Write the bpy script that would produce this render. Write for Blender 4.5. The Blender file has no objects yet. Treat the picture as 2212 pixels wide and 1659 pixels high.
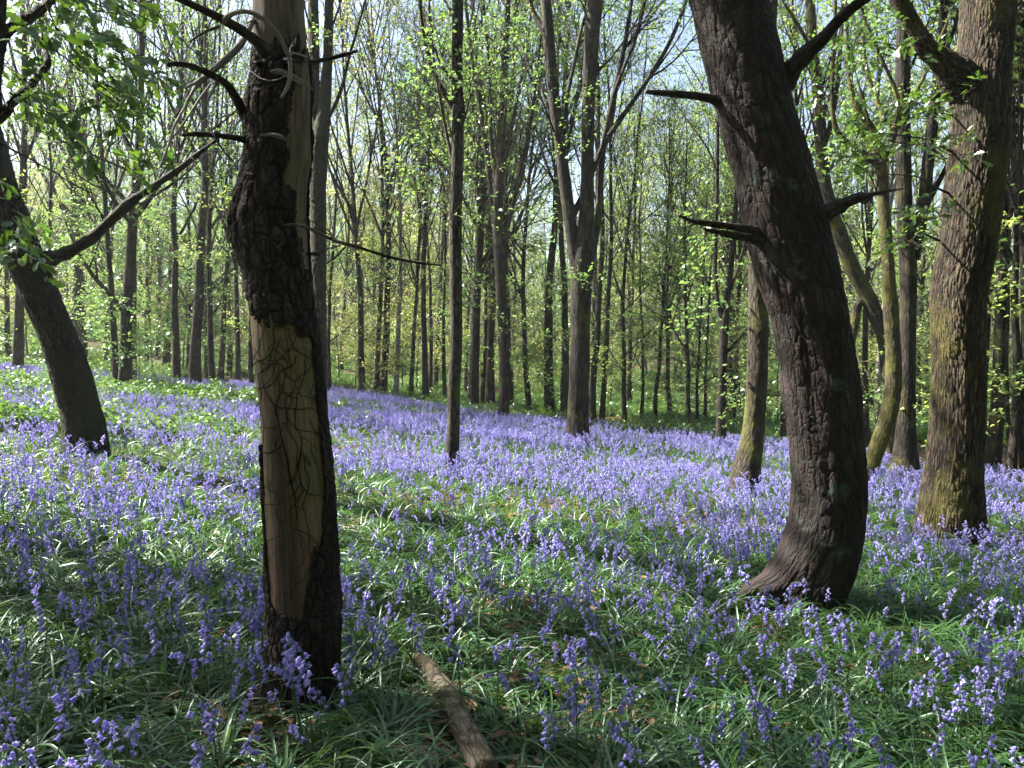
import bpy, math, random
import numpy as np
from mathutils import Vector, Matrix, Euler

random.seed(5)
RS = np.random.default_rng(11)
SC = bpy.context.scene
COL = SC.collection
PI = math.pi

# ------------------------------------------------------------------ camera geometry (photo measured on a 2212 x 1659 grid)
F, CX, CY, EYE = 1703.0, 1106.0, 829.5, 1.5
UP = np.array([0., 0., 1.])


def vnoise(x, y, f, seed=0):
    """cheap smooth 2-d value noise, -1..1"""
    x = np.asarray(x, float) * f + seed * 17.13; y = np.asarray(y, float) * f + seed * 7.77
    xi = np.floor(x).astype(np.int64); yi = np.floor(y).astype(np.int64)
    fx = x - xi; fy = y - yi
    fx = fx * fx * (3 - 2 * fx); fy = fy * fy * (3 - 2 * fy)

    def h(a, b):
        n = (a * 374761393 + b * 668265263 + seed * 1442695) & 0x7fffffff
        n = ((n ^ (n >> 13)) * 1274126177) & 0x7fffffff
        return ((n ^ (n >> 16)) & 0xffff) / 32767.5 - 1
    a = h(xi, yi); b = h(xi + 1, yi); c = h(xi, yi + 1); d = h(xi + 1, yi + 1)
    return (a * (1 - fx) + b * fx) * (1 - fy) + (c * (1 - fx) + d * fx) * fy


def H(x, y):
    x = np.asarray(x, float); y = np.asarray(y, float)
    xs = 30 * np.tanh(x / 30)
    z = -0.075 * xs + 0.0018 * xs * xs + 0.018 * np.clip(y, -30, 30)
    u = np.clip(y - 27, 0, None)
    z = z + np.where(u < 26, 0.0027 * u * u, 0.0027 * 26 * 26 + 0.14 * (u - 26))
    z = z + 0.035 * vnoise(x, y, 0.45, 3) + 0.02 * vnoise(x, y, 1.3, 4)
    return z


def at(px, py, d):
    return np.array([(px - CX) / F * d, d, EYE - (py - CY) / F * d])


def ground_hit(px, py):
    t = (px - CX) / F; s = (py - CY) / F
    d = 1.5
    while d < 140:
        if EYE - s * d <= float(H(t * d, d)):
            return d
        d += 0.05
    return 140.


# ------------------------------------------------------------------ mesh accumulation
class MB:
    def __init__(s):
        s.v = []; s.n = 0; s.q = []; s.qm = []; s.ng = []; s.ngm = []; s.co = []; s.tint = []

    def add(s, v, quads=None, m=0, co=None, ngons=None, tint=None):
        v = np.asarray(v, float).reshape(-1, 3)
        if quads is not None and len(quads):
            q = np.asarray(quads, np.int64) + s.n
            s.q.append(q); s.qm.append(np.full(len(q), m))
        if ngons:
            for g in ngons:
                s.ng.append([i + s.n for i in g]); s.ngm.append(m)
        s.v.append(v)
        s.co.append(v if co is None else np.asarray(co, float).reshape(-1, 3))
        s.tint.append(np.zeros(len(v)) if tint is None else np.asarray(tint, float).ravel())
        s.n += len(v)

    def tubes(s, P, R, K, m=0, tip=True, wob=0.0, tint=None):
        """P (M,n,3) curves, R (M,n) radii"""
        P = np.asarray(P, float); R = np.asarray(R, float)
        if P.ndim == 2:
            P = P[None]; R = R[None]
        M, n, _ = P.shape
        T = np.gradient(P, axis=1); T /= np.linalg.norm(T, axis=2, keepdims=True) + 1e-12
        mean = P[:, -1] - P[:, 0]; mean /= np.linalg.norm(mean, axis=1, keepdims=True) + 1e-12
        ref = np.where((np.abs(mean[:, 2]) > 0.7)[:, None], np.array([[1., 0., 0.]]), np.array([[0., 0., 1.]]))
        U = np.cross(T, ref[:, None, :]); U /= np.linalg.norm(U, axis=2, keepdims=True) + 1e-12
        W = np.cross(T, U)
        a = np.arange(K) * 2 * PI / K
        ca = np.cos(a)[None, None, :, None]; sa = np.sin(a)[None, None, :, None]
        r = R[:, :, None, None]
        V = P[:, :, None, :] + (U[:, :, None, :] * ca + W[:, :, None, :] * sa) * r
        L = np.concatenate([np.zeros((M, 1)), np.cumsum(np.linalg.norm(np.diff(P, axis=1), axis=2), axis=1)], axis=1)
        off = RS.uniform(0, 30, (M, 1, 1))
        co = np.stack([np.broadcast_to(ca[..., 0], (M, n, K)) * R[:, :, None],
                       np.broadcast_to(sa[..., 0], (M, n, K)) * R[:, :, None],
                       np.broadcast_to(L[:, :, None], (M, n, K))], axis=-1)
        co = co + off[..., None] * np.array([1., 1., 1.])
        i = np.arange(n - 1)[:, None]; k = np.arange(K)[None, :]
        q = np.stack([i * K + k, i * K + (k + 1) % K, (i + 1) * K + (k + 1) % K, (i + 1) * K + k], -1).reshape(-1, 4)
        Q = (q[None] + (np.arange(M) * n * K)[:, None, None]).reshape(-1, 4)
        tt = None if tint is None else np.full(M * n * K, tint)
        s.add(V.reshape(-1, 3), Q, m, co.reshape(-1, 3), tint=tt)
        if tip and K >= 5:
            for j in range(M):
                b = s.n - M * n * K + j * n * K + (n - 1) * K
                s.ng.append([b + x for x in range(K)]); s.ngm.append(m)

    def build(s, name, mats, parent=None, smooth=True, loc=None, link=True):
        me = bpy.data.meshes.new(name)
        V = np.concatenate(s.v) if s.v else np.zeros((0, 3))
        o = bpy.data.objects.new(name, me)
        if loc is not None:
            V = V - np.asarray(loc)
        Q = np.concatenate(s.q) if s.q else np.zeros((0, 4), np.int64)
        loops = Q.ravel()
        start = np.arange(len(Q)) * 4; tot = np.full(len(Q), 4)
        mi = np.concatenate(s.qm) if s.qm else np.zeros(0, int)
        if s.ng:
            gl = np.concatenate([np.array(g) for g in s.ng]); gt = np.array([len(g) for g in s.ng])
            gs = len(loops) + np.concatenate([[0], np.cumsum(gt)[:-1]])
            loops = np.concatenate([loops, gl]); start = np.concatenate([start, gs]); tot = np.concatenate([tot, gt])
            mi = np.concatenate([mi, np.array(s.ngm)])
        me.vertices.add(len(V)); me.vertices.foreach_set('co', V.ravel().astype(np.float32))
        me.loops.add(len(loops)); me.loops.foreach_set('vertex_index', loops.astype(np.int32))
        me.polygons.add(len(start)); me.polygons.foreach_set('loop_start', start.astype(np.int32))
        try:
            me.polygons.foreach_set('loop_total', tot.astype(np.int32))
        except Exception:
            pass
        for m in (mats if isinstance(mats, (list, tuple)) else [mats]):
            me.materials.append(m)
        me.polygons.foreach_set('material_index', mi.astype(np.int32))
        me.update(calc_edges=True)
        me.polygons.foreach_set('use_smooth', np.full(len(start), bool(smooth)))
        a = me.attributes.new('bark_co', 'FLOAT_VECTOR', 'POINT')
        a.data.foreach_set('vector', np.concatenate(s.co).ravel().astype(np.float32))
        a = me.attributes.new('tint', 'FLOAT', 'POINT')
        a.data.foreach_set('value', np.concatenate(s.tint).astype(np.float32))
        me.validate()
        if link:
            COL.objects.link(o)
        if parent is not None:
            o.parent = parent
        return o


def tag(o, label=None, cat=None, group=None, kind=None):
    if label: o['label'] = label
    if cat: o['category'] = cat
    if group: o['group'] = group
    if kind: o['kind'] = kind
    return o


def empty(name, loc, label, cat, group=None):
    o = bpy.data.objects.new(name, None); o.empty_display_size = 0.1
    o.location = [float(c) for c in loc]; COL.objects.link(o)
    return tag(o, label, cat, group)


def gsmooth(a, k):
    if k <= 0: return a
    w = np.exp(-0.5 * (np.arange(-3 * k, 3 * k + 1) / k) ** 2); w /= w.sum()
    a = np.asarray(a, float)
    pad = np.concatenate([2 * a[:1] - a[1:3 * k + 1][::-1], a, 2 * a[-1:] - a[-3 * k - 1:-1][::-1]]) if len(a) > 3 * k + 1 else np.concatenate([np.repeat(a[:1], 3 * k, 0), a, np.repeat(a[-1:], 3 * k, 0)])
    if a.ndim == 1: return np.convolve(pad, w, 'valid')
    return np.stack([np.convolve(pad[:, i], w, 'valid') for i in range(a.shape[1])], 1)


def resample(P, R, n, sm=2):
    P = np.asarray(P, float); R = np.asarray(R, float)
    L = np.concatenate([[0], np.cumsum(np.linalg.norm(np.diff(P, axis=0), axis=1))])
    t = np.linspace(0, L[-1], n)
    Q = np.stack([np.interp(t, L, P[:, i]) for i in range(3)], 1); r = np.interp(t, L, R)
    return gsmooth(Q, sm), gsmooth(r, sm)


def pxpath(pts, d, dys=None):
    """photo polyline (x, y, width) at distance d (plus a depth change along it) -> world points and radii"""
    n = len(pts)
    dys = np.zeros(n) if dys is None else (np.linspace(0, dys, n) if np.isscalar(dys) else np.asarray(dys, float))
    P = []; R = []
    for (x, y, w), e in zip(pts, dys):
        P.append(at(x, y, d + e)); R.append(w * (d + e) / F / 2)
    return np.array(P), np.array(R)


# ------------------------------------------------------------------ materials
def newmat(name):
    m = bpy.data.materials.new(name); m.use_nodes = True
    nt = m.node_tree; nt.nodes.clear()
    out = nt.nodes.new('ShaderNodeOutputMaterial')
    return m, nt, out


def N(nt, t, **kw):
    n = nt.nodes.new(t)
    for k, v in kw.items():
        if k == 'inp':
            for a, b in v.items(): n.inputs[a].default_value = b
        else: setattr(n, k, v)
    return n


def ramp(nt, stops, src):
    r = nt.nodes.new('ShaderNodeValToRGB')
    e = r.color_ramp.elements
    while len(e) < len(stops): e.new(0.5)
    for el, (p, c) in zip(e, stops):
        el.position = p; el.color = (c, c, c, 1) if np.isscalar(c) else (*c, 1)
    nt.links.new(src, r.inputs[0])
    return r.outputs[0]


def mixc(nt, fac, a, b, mode='MIX'):
    n = N(nt, 'ShaderNodeMix', data_type='RGBA', blend_type=mode)
    for s, v in ((0, fac), (6, a), (7, b)):
        if hasattr(v, 'node'): nt.links.new(v, n.inputs[s])
        elif np.isscalar(v): n.inputs[s].default_value = v if s == 0 else (v, v, v, 1)
        else: n.inputs[s].default_value = (*v, 1)
    return n.outputs[2]


def math_(nt, op, a, b=None, clamp=False):
    n = N(nt, 'ShaderNodeMath', operation=op, use_clamp=clamp)
    for s, v in ((0, a), (1, b)):
        if v is None: continue
        if hasattr(v, 'node'): nt.links.new(v, n.inputs[s])
        else: n.inputs[s].default_value = v
    return n.outputs[0]


def bark_coords(nt, scale):
    a = N(nt, 'ShaderNodeAttribute', attribute_name='bark_co')
    mp = N(nt, 'ShaderNodeMapping'); mp.inputs['Scale'].default_value = scale
    nt.links.new(a.outputs['Vector'], mp.inputs['Vector'])
    return mp.outputs[0], a.outputs['Vector']


def noise(nt, vec, scale, detail=4, rough=0.6, dist=0.0):
    n = N(nt, 'ShaderNodeTexNoise'); n.inputs['Scale'].default_value = scale
    n.inputs['Detail'].default_value = detail; n.inputs['Roughness'].default_value = rough
    n.inputs['Distortion'].default_value = dist
    if vec is not None: nt.links.new(vec, n.inputs['Vector'])
    return n.outputs[0]


def bark_mat(name, dark, mid, light, plate=(22, 22, 8), moss=0.0, moss_col=(0.075, 0.085, 0.018), disp=0.0, bump=0.6, rough=0.85, crack=0.25, mossscale=1.6, lichen=0.0):
    m, nt, out = newmat(name)
    vec, raw = bark_coords(nt, plate)
    nz = N(nt, 'ShaderNodeTexNoise'); nz.inputs['Scale'].default_value = 1.3; nz.inputs['Detail'].default_value = 6
    nt.links.new(vec, nz.inputs['Vector'])
    add = N(nt, 'ShaderNodeMix', data_type='VECTOR'); add.inputs[0].default_value = 0.36
    nt.links.new(vec, add.inputs[4]); nt.links.new(nz.outputs['Color'], add.inputs[5])
    vo = N(nt, 'ShaderNodeTexVoronoi', feature='DISTANCE_TO_EDGE'); vo.inputs['Scale'].default_value = 1.4
    nt.links.new(add.outputs[1], vo.inputs['Vector'])
    cr = ramp(nt, [(0.0, 0.0), (crack, 0.75), (min(0.99, crack * 2.4), 1.0)], vo.outputs['Distance'])
    fine = noise(nt, raw, 60, 6, 0.7)
    big = noise(nt, raw, 2.2, 3)
    scn = N(nt, 'ShaderNodeMapping'); scn.inputs['Scale'].default_value = (1.9, 1.9, 2.3); nt.links.new(add.outputs[1], scn.inputs[0])
    vs = N(nt, 'ShaderNodeTexVoronoi', feature='DISTANCE_TO_EDGE'); vs.inputs['Scale'].default_value = 1.4; nt.links.new(scn.outputs[0], vs.inputs['Vector'])
    scales = ramp(nt, [(0.0, 0.35), (0.12, 1.0)], vs.outputs['Distance'])
    gone = ramp(nt, [(0.5, 0.), (0.68, 0.7)], noise(nt, vec, 0.55, 3))
    cr = math_(nt, 'MULTIPLY', math_(nt, 'MAXIMUM', cr, gone), scales)
    vc = N(nt, 'ShaderNodeTexVoronoi', feature='F1'); vc.inputs['Scale'].default_value = 1.4
    nt.links.new(add.outputs[1], vc.inputs['Vector'])
    sep = N(nt, 'ShaderNodeSeparateColor'); nt.links.new(vc.outputs['Color'], sep.inputs[0])
    tone = math_(nt, 'ADD', math_(nt, 'MULTIPLY', fine, 0.6), math_(nt, 'MULTIPLY', sep.outputs[0], 0.4))
    body = mixc(nt, ramp(nt, [(0.3, 0.), (0.7, 1.)], tone), mid, light)
    body = mixc(nt, ramp(nt, [(0.35, 0.), (0.65, 0.55)], big), body, dark)
    col = mixc(nt, cr, dark, body)
    if moss > 0:
        mm = noise(nt, raw, mossscale, 5, 0.65)
        mk = ramp(nt, [(0.62 - moss * 0.35, 0.), (0.72 - moss * 0.3, 1.)], mm)
        mk2 = math_(nt, 'MULTIPLY', mk, ramp(nt, [(0.3, 0.3), (0.6, 1.0)], fine))
        col = mixc(nt, mk2, col, mixc(nt, fine, (moss_col[0] * .5, moss_col[1] * .5, moss_col[2] * .5), (moss_col[0] * 1.6, moss_col[1] * 1.6, moss_col[2] * 1.6)))
    if lichen > 0:
        lm = noise(nt, raw, 4.5, 6, 0.7)
        col = mixc(nt, math_(nt, 'MULTIPLY', ramp(nt, [(0.6, 0.), (0.68, 1.)], lm), lichen), col, (0.10, 0.16, 0.13))
    ob = N(nt, 'ShaderNodeObjectInfo')
    vr = math_(nt, 'ADD', math_(nt, 'MULTIPLY', ob.outputs['Random'], 0.5), 0.75)
    hs = N(nt, 'ShaderNodeHueSaturation'); nt.links.new(vr, hs.inputs['Value']); nt.links.new(col, hs.inputs['Color'])
    p = N(nt, 'ShaderNodeBsdfPrincipled'); p.inputs['Roughness'].default_value = rough
    p.inputs['Specular IOR Level'].default_value = 0.25
    nt.links.new(hs.outputs[0], p.inputs['Base Color'])
    hgt = math_(nt, 'ADD', math_(nt, 'MULTIPLY', cr, 0.7), math_(nt, 'MULTIPLY', fine, 0.35))
    hgt = math_(nt, 'ADD', hgt, math_(nt, 'MULTIPLY', sep.outputs[1], 0.25))
    if disp > 0:
        dn = N(nt, 'ShaderNodeDisplacement'); dn.inputs['Scale'].default_value = disp; dn.inputs['Midlevel'].default_value = 0.8
        nt.links.new(hgt, dn.inputs['Height']); nt.links.new(dn.outputs[0], out.inputs['Displacement'])
        m.displacement_method = 'BOTH'
    else:
        b = N(nt, 'ShaderNodeBump'); b.inputs['Strength'].default_value = bump; b.inputs['Distance'].default_value = 0.02
        nt.links.new(hgt, b.inputs['Height']); nt.links.new(b.outputs[0], p.inputs['Normal'])
    nt.links.new(p.outputs[0], out.inputs['Surface'])
    return m


def leaf_mat(name, c1, c2, trans=0.45, gloss=0.05, tcol=None, noise_amt=0.0):
    m, nt, out = newmat(name)
    a = N(nt, 'ShaderNodeAttribute', attribute_name='tint')
    ob = N(nt, 'ShaderNodeObjectInfo')
    f = math_(nt, 'ADD', math_(nt, 'MULTIPLY', a.outputs['Fac'], 0.7), math_(nt, 'MULTIPLY', ob.outputs['Random'], 0.3))
    col = mixc(nt, f, c1, c2)
    tc = mixc(nt, 1.0, col, tcol or (1.25, 1.2, 0.6), 'MULTIPLY')
    d = N(nt, 'ShaderNodeBsdfDiffuse'); t = N(nt, 'ShaderNodeBsdfTranslucent')
    nt.links.new(col, d.inputs['Color']); nt.links.new(tc, t.inputs['Color'])
    mx = N(nt, 'ShaderNodeMixShader'); mx.inputs[0].default_value = trans
    nt.links.new(d.outputs[0], mx.inputs[1]); nt.links.new(t.outputs[0], mx.inputs[2])
    g = N(nt, 'ShaderNodeBsdfGlossy'); g.inputs['Roughness'].default_value = 0.38; g.inputs['Color'].default_value = (0.85, 0.95, 1, 1)
    m2 = N(nt, 'ShaderNodeMixShader'); m2.inputs[0].default_value = gloss
    nt.links.new(mx.outputs[0], m2.inputs[1]); nt.links.new(g.outputs[0], m2.inputs[2])
    nt.links.new(m2.outputs[0], out.inputs['Surface'])
    return m


M = {}
M['pine_dead'] = bark_mat('dead_pine_bark', (0.010, 0.007, 0.008), (0.034, 0.024, 0.024), (0.085, 0.062, 0.062), (26, 26, 12), disp=0.013, crack=0.11)
M['pine_live'] = bark_mat('live_pine_bark', (0.010, 0.008, 0.008), (0.024, 0.0165, 0.016), (0.060, 0.041, 0.038), (19, 19, 6.5), disp=0.013, crack=0.12, lichen=0.35)
M['oak_bark'] = bark_mat('ridged_oak_bark', (0.009, 0.007, 0.006), (0.060, 0.046, 0.032), (0.18, 0.14, 0.10), (38, 38, 6), disp=0.026, crack=0.22, moss=0.27, moss_col=(0.075, 0.068, 0.018), mossscale=1.3)
M['left_bark'] = bark_mat('dark_mossy_bark', (0.009, 0.008, 0.007), (0.028, 0.024, 0.018), (0.075, 0.058, 0.042), (30, 30, 9), disp=0.018, crack=0.2, moss=0.4, moss_col=(0.02, 0.026, 0.009))
M['moss_bark'] = bark_mat('thick_moss_bark', (0.016, 0.014, 0.009), (0.055, 0.046, 0.026), (0.12, 0.10, 0.06), (24, 24, 8), disp=0.012, crack=0.22, moss=0.5, moss_col=(0.085, 0.085, 0.018), mossscale=2.2)
M['foot_bark'] = bark_mat('mossy_grey_bark', (0.016, 0.013, 0.010), (0.055, 0.046, 0.033), (0.13, 0.11, 0.08), (26, 26, 6), disp=0.014, crack=0.22, moss=0.34, moss_col=(0.085, 0.088, 0.018), mossscale=1.5)
M['sun_tinted_bark'] = bark_mat('painted_sun_bark', (0.014, 0.011, 0.009), (0.075, 0.062, 0.049), (0.24, 0.205, 0.16), (26, 26, 5), bump=0.9, crack=0.2, moss=0.15)  # paler than the other trunks: sunlight on it is put into the colour
M['mid_bark'] = bark_mat('grey_brown_bark', (0.008, 0.0065, 0.006), (0.028, 0.023, 0.019), (0.085, 0.070, 0.054), (20, 20, 4), bump=0.9, crack=0.2, moss=0.25, moss_col=(0.07, 0.07, 0.018))
M['far_bark'] = bark_mat('far_tree_bark', (0.011, 0.009, 0.008), (0.034, 0.028, 0.023), (0.080, 0.066, 0.053), (12, 12, 2.5), bump=0.8, crack=0.25, moss=0.2)
M['birch_bark'] = bark_mat('pale_bark', (0.07, 0.06, 0.05), (0.30, 0.28, 0.25), (0.50, 0.47, 0.43), (8, 8, 20), bump=0.5, crack=0.12)
M['branch_bark'] = bark_mat('dead_branch_bark', (0.014, 0.011, 0.010), (0.045, 0.036, 0.032), (0.10, 0.08, 0.07), (40, 40, 12), bump=0.7, crack=0.18)
M['grey_wood'] = bark_mat('weathered_branch_wood', (0.10, 0.09, 0.085), (0.20, 0.18, 0.17), (0.34, 0.31, 0.29), (60, 60, 6), bump=0.5, crack=0.1, rough=0.7)
M['leaf_far'] = leaf_mat('spring_leaf', (0.17, 0.26, 0.075), (0.33, 0.40, 0.14), 0.55, tcol=(1.15, 1.15, 0.75))
M['leaf_yellow'] = leaf_mat('young_yellow_leaf', (0.28, 0.33, 0.10), (0.44, 0.42, 0.17), 0.55, tcol=(1.1, 1.1, 0.8))
M['leaf_mid'] = leaf_mat('green_leaf', (0.10, 0.21, 0.065), (0.21, 0.32, 0.11), 0.52, tcol=(1.15, 1.15, 0.75))
M['leaf_near'] = leaf_mat('near_oak_leaf', (0.045, 0.11, 0.02), (0.10, 0.17, 0.03), 0.5, 0.08)
M['leaf_dark'] = leaf_mat('evergreen_leaf', (0.018, 0.05, 0.02), (0.04, 0.085, 0.03), 0.25)
M['strap'] = leaf_mat('strap_leaf', (0.030, 0.095, 0.036), (0.085, 0.175, 0.05), 0.45, 0.05, tcol=(1.5, 1.25, 0.5))
M['herb'] = leaf_mat('woodland_herb_leaf', (0.06, 0.14, 0.04), (0.13, 0.22, 0.06), 0.45)
M['stem'] = leaf_mat('flower_stem', (0.05, 0.11, 0.03), (0.08, 0.12, 0.05), 0.2)
M['bell'] = leaf_mat('violet_petal', (0.19, 0.185, 0.53), (0.46, 0.43, 0.80), 0.45, 0.03, tcol=(1.05, 0.9, 1.1))
M['litter'] = leaf_mat('dead_leaf', (0.10, 0.055, 0.03), (0.28, 0.18, 0.11), 0.15, 0.03)


def wood_mat():
    m, nt, out = newmat('bare_dead_wood')
    a = N(nt, 'ShaderNodeAttribute', attribute_name='bark_co'); raw = a.outputs['Vector']
    st = N(nt, 'ShaderNodeMapping'); st.inputs['Scale'].default_value = (26, 26, 1.6); nt.links.new(raw, st.inputs[0])
    streak = noise(nt, st.outputs[0], 2.2, 7, 0.7)
    st2 = N(nt, 'ShaderNodeMapping'); st2.inputs['Scale'].default_value = (10, 10, 1.6); nt.links.new(raw, st2.inputs[0])
    blot = noise(nt, st2.outputs[0], 0.8, 5, 0.6)
    patch = noise(nt, raw, 3.2, 4)
    col = mixc(nt, ramp(nt, [(0.3, 0.), (0.72, 1.)], streak), (0.075, 0.047, 0.030), (0.30, 0.225, 0.15))
    col = mixc(nt, ramp(nt, [(0.45, 0.), (0.62, 0.7)], patch), col, (0.13, 0.115, 0.05))
    pk = N(nt, 'ShaderNodeMapping'); pk.inputs['Location'].default_value = (5, 3, 1); nt.links.new(raw, pk.inputs[0])
    col = mixc(nt, ramp(nt, [(0.5, 0.), (0.66, 0.6)], noise(nt, pk.outputs[0], 2.6, 4)), col, (0.27, 0.15, 0.11))
    # dark wet stain carried by the painted-on weathering attribute
    t = N(nt, 'ShaderNodeAttribute', attribute_name='tint')
    stain = math_(nt, 'MULTIPLY', t.outputs['Fac'], ramp(nt, [(0.25, 0.35), (0.6, 1.0)], blot), True)
    col = mixc(nt, stain, col, (0.045, 0.027, 0.020))
    vo = N(nt, 'ShaderNodeTexVoronoi', feature='DISTANCE_TO_EDGE'); vo.inputs['Scale'].default_value = 1.0
    cm = N(nt, 'ShaderNodeMapping'); cm.inputs['Scale'].default_value = (13, 13, 1.5); nt.links.new(raw, cm.inputs[0])
    ad = N(nt, 'ShaderNodeMix', data_type='VECTOR'); ad.inputs[0].default_value = 0.25
    nn = N(nt, 'ShaderNodeTexNoise'); nn.inputs['Scale'].default_value = 2.0; nt.links.new(cm.outputs[0], nn.inputs['Vector'])
    nt.links.new(cm.outputs[0], ad.inputs[4]); nt.links.new(nn.outputs['Color'], ad.inputs[5]); nt.links.new(ad.outputs[1], vo.inputs['Vector'])
    ck = ramp(nt, [(0.0, 0.0), (0.025, 1.0)], vo.outputs['Distance'])
    ckm = math_(nt, 'MAXIMUM', ck, ramp(nt, [(0.46, 1.), (0.54, 0.)], patch))
    col = mixc(nt, ckm, (0.03, 0.02, 0.015), col)
    p = N(nt, 'ShaderNodeBsdfPrincipled'); p.inputs['Roughness'].default_value = 0.65; p.inputs['Specular IOR Level'].default_value = 0.3
    nt.links.new(col, p.inputs['Base Color'])
    b = N(nt, 'ShaderNodeBump'); b.inputs['Strength'].default_value = 0.6; b.inputs['Distance'].default_value = 0.01
    nt.links.new(math_(nt, 'ADD', streak, math_(nt, 'MULTIPLY', ckm, 0.6)), b.inputs['Height']); nt.links.new(b.outputs[0], p.inputs['Normal'])
    nt.links.new(p.outputs[0], out.inputs['Surface'])
    return m


M['wood'] = wood_mat()


def plain_mat(name, a, b, scale=30, rough=0.9):
    m, nt, out = newmat(name)
    tc = N(nt, 'ShaderNodeTexCoord')
    n = noise(nt, tc.outputs['Object'], scale, 6, 0.65)
    col = mixc(nt, ramp(nt, [(0.3, 0.), (0.7, 1.)], n), a, b)
    p = N(nt, 'ShaderNodeBsdfPrincipled'); p.inputs['Roughness'].default_value = rough; p.inputs['Specular IOR Level'].default_value = 0.2
    nt.links.new(col, p.inputs['Base Color'])
    bm = N(nt, 'ShaderNodeBump'); bm.inputs['Strength'].default_value = 0.5; bm.inputs['Distance'].default_value = 0.02
    nt.links.new(n, bm.inputs['Height']); nt.links.new(bm.outputs[0], p.inputs['Normal'])
    nt.links.new(p.outputs[0], out.inputs['Surface'])
    return m


M['thread'] = plain_mat('black_thread', (0.008, 0.006, 0.006), (0.02, 0.015, 0.014))
M['path'] = plain_mat('trodden_earth', (0.17, 0.125, 0.095), (0.30, 0.235, 0.19), 3)


def ground_mat():
    m, nt, out = newmat('woodland_soil')
    tc = N(nt, 'ShaderNodeTexCoord'); o = tc.outputs['Object']
    n1 = noise(nt, o, 0.35, 5); n2 = noise(nt, o, 14, 8, 0.7); n3 = noise(nt, o, 45, 4, 0.7)
    lit = mixc(nt, ramp(nt, [(0.3, 0.), (0.7, 1.)], n2), (0.020, 0.013, 0.009), (0.12, 0.075, 0.045))
    lit = mixc(nt, ramp(nt, [(0.55, 0.), (0.7, 1.)], n3), lit, (0.16, 0.11, 0.07))
    grn = mixc(nt, n2, (0.015, 0.035, 0.010), (0.05, 0.09, 0.022))
    col = mixc(nt, ramp(nt, [(0.42, 0.), (0.55, 0.85)], n1), lit, grn)
    p = N(nt, 'ShaderNodeBsdfPrincipled'); p.inputs['Roughness'].default_value = 0.95; p.inputs['Specular IOR Level'].default_value = 0.15
    nt.links.new(col, p.inputs['Base Color'])
    b = N(nt, 'ShaderNodeBump'); b.inputs['Strength'].default_value = 1.0; b.inputs['Distance'].default_value = 0.04
    nt.links.new(n2, b.inputs['Height']); nt.links.new(b.outputs[0], p.inputs['Normal'])
    nt.links.new(p.outputs[0], out.inputs['Surface'])
    return m


M['ground'] = ground_mat()

# ------------------------------------------------------------------ ground and path
def build_ground():
    xs = np.concatenate([np.arange(-200, -50, 6.), np.arange(-50, -22, 1.5), np.arange(-22, 18, 0.35), np.arange(18, 50, 1.5), np.arange(50, 206, 6.)])
    ys = np.concatenate([np.arange(-60, -4, 4.), np.arange(-4, 46, 0.35), np.arange(46, 80, 1.2), np.arange(80, 260, 6.)])
    X, Y = np.meshgrid(xs, ys)
    Z = H(X, Y)
    V = np.stack([X, Y, Z], -1).reshape(-1, 3); nx = len(xs)
    i, j = np.meshgrid(np.arange(len(ys) - 1), np.arange(nx - 1), indexing='ij')
    q = np.stack([i * nx + j, i * nx + j + 1, (i + 1) * nx + j + 1, (i + 1) * nx + j], -1).reshape(-1, 4)
    mb = MB(); mb.add(V, q)
    tag(mb.build('ground', M['ground']), 'woodland floor of brown leaf litter and low green plants', 'ground', kind='structure')


build_ground()
PATH = [(-2, 46), (3.0, 40.5), (6.2, 36.5), (9.5, 33.5), (14, 31), (22, 28.5), (34, 26)]


def path_dist(x, y):
    best = np.full(np.shape(x), 1e9)
    for (ax, ay), (bx, by) in zip(PATH[:-1], PATH[1:]):
        t = np.clip(((x - ax) * (bx - ax) + (y - ay) * (by - ay)) / ((bx - ax) ** 2 + (by - ay) ** 2), 0, 1)
        best = np.minimum(best, np.hypot(x - ax - t * (bx - ax), y - ay - t * (by - ay)))
    return best


def build_path():
    P = np.array([[x, y, 0] for x, y in PATH], float)
    P, _ = resample(P, np.ones(len(P)), 160, 6)
    T = np.gradient(P, axis=0); T /= np.linalg.norm(T, axis=1, keepdims=True)
    S = np.stack([T[:, 1], -T[:, 0]], 1)
    us = np.linspace(-0.85, 0.85, 9); V = []
    for k in range(len(P)):
        for u in us:
            w = u * (1 + 0.18 * float(vnoise(P[k, 0], P[k, 1], 1.1, 8)) * (1 if abs(u) > .7 else 0))
            x = P[k, 0] + S[k, 0] * w; y = P[k, 1] + S[k, 1] * w
            V.append((x, y, float(H(x, y)) + 0.035 - 0.05 * (abs(u) > .8)))
    n = len(us); i, j = np.meshgrid(np.arange(len(P) - 1), np.arange(n - 1), indexing='ij')
    q = np.stack([i * n + j, i * n + j + 1, (i + 1) * n + j + 1, (i + 1) * n + j], -1).reshape(-1, 4)
    mb = MB(); mb.add(np.array(V), q)
    tag(mb.build('path', M['path']), 'narrow brown earth path crossing behind the bluebells', 'path', kind='structure')


build_path()

# ------------------------------------------------------------------ leaves and growth
def unit(v):
    return v / (np.linalg.norm(v, axis=-1, keepdims=True) + 1e-12)


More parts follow.
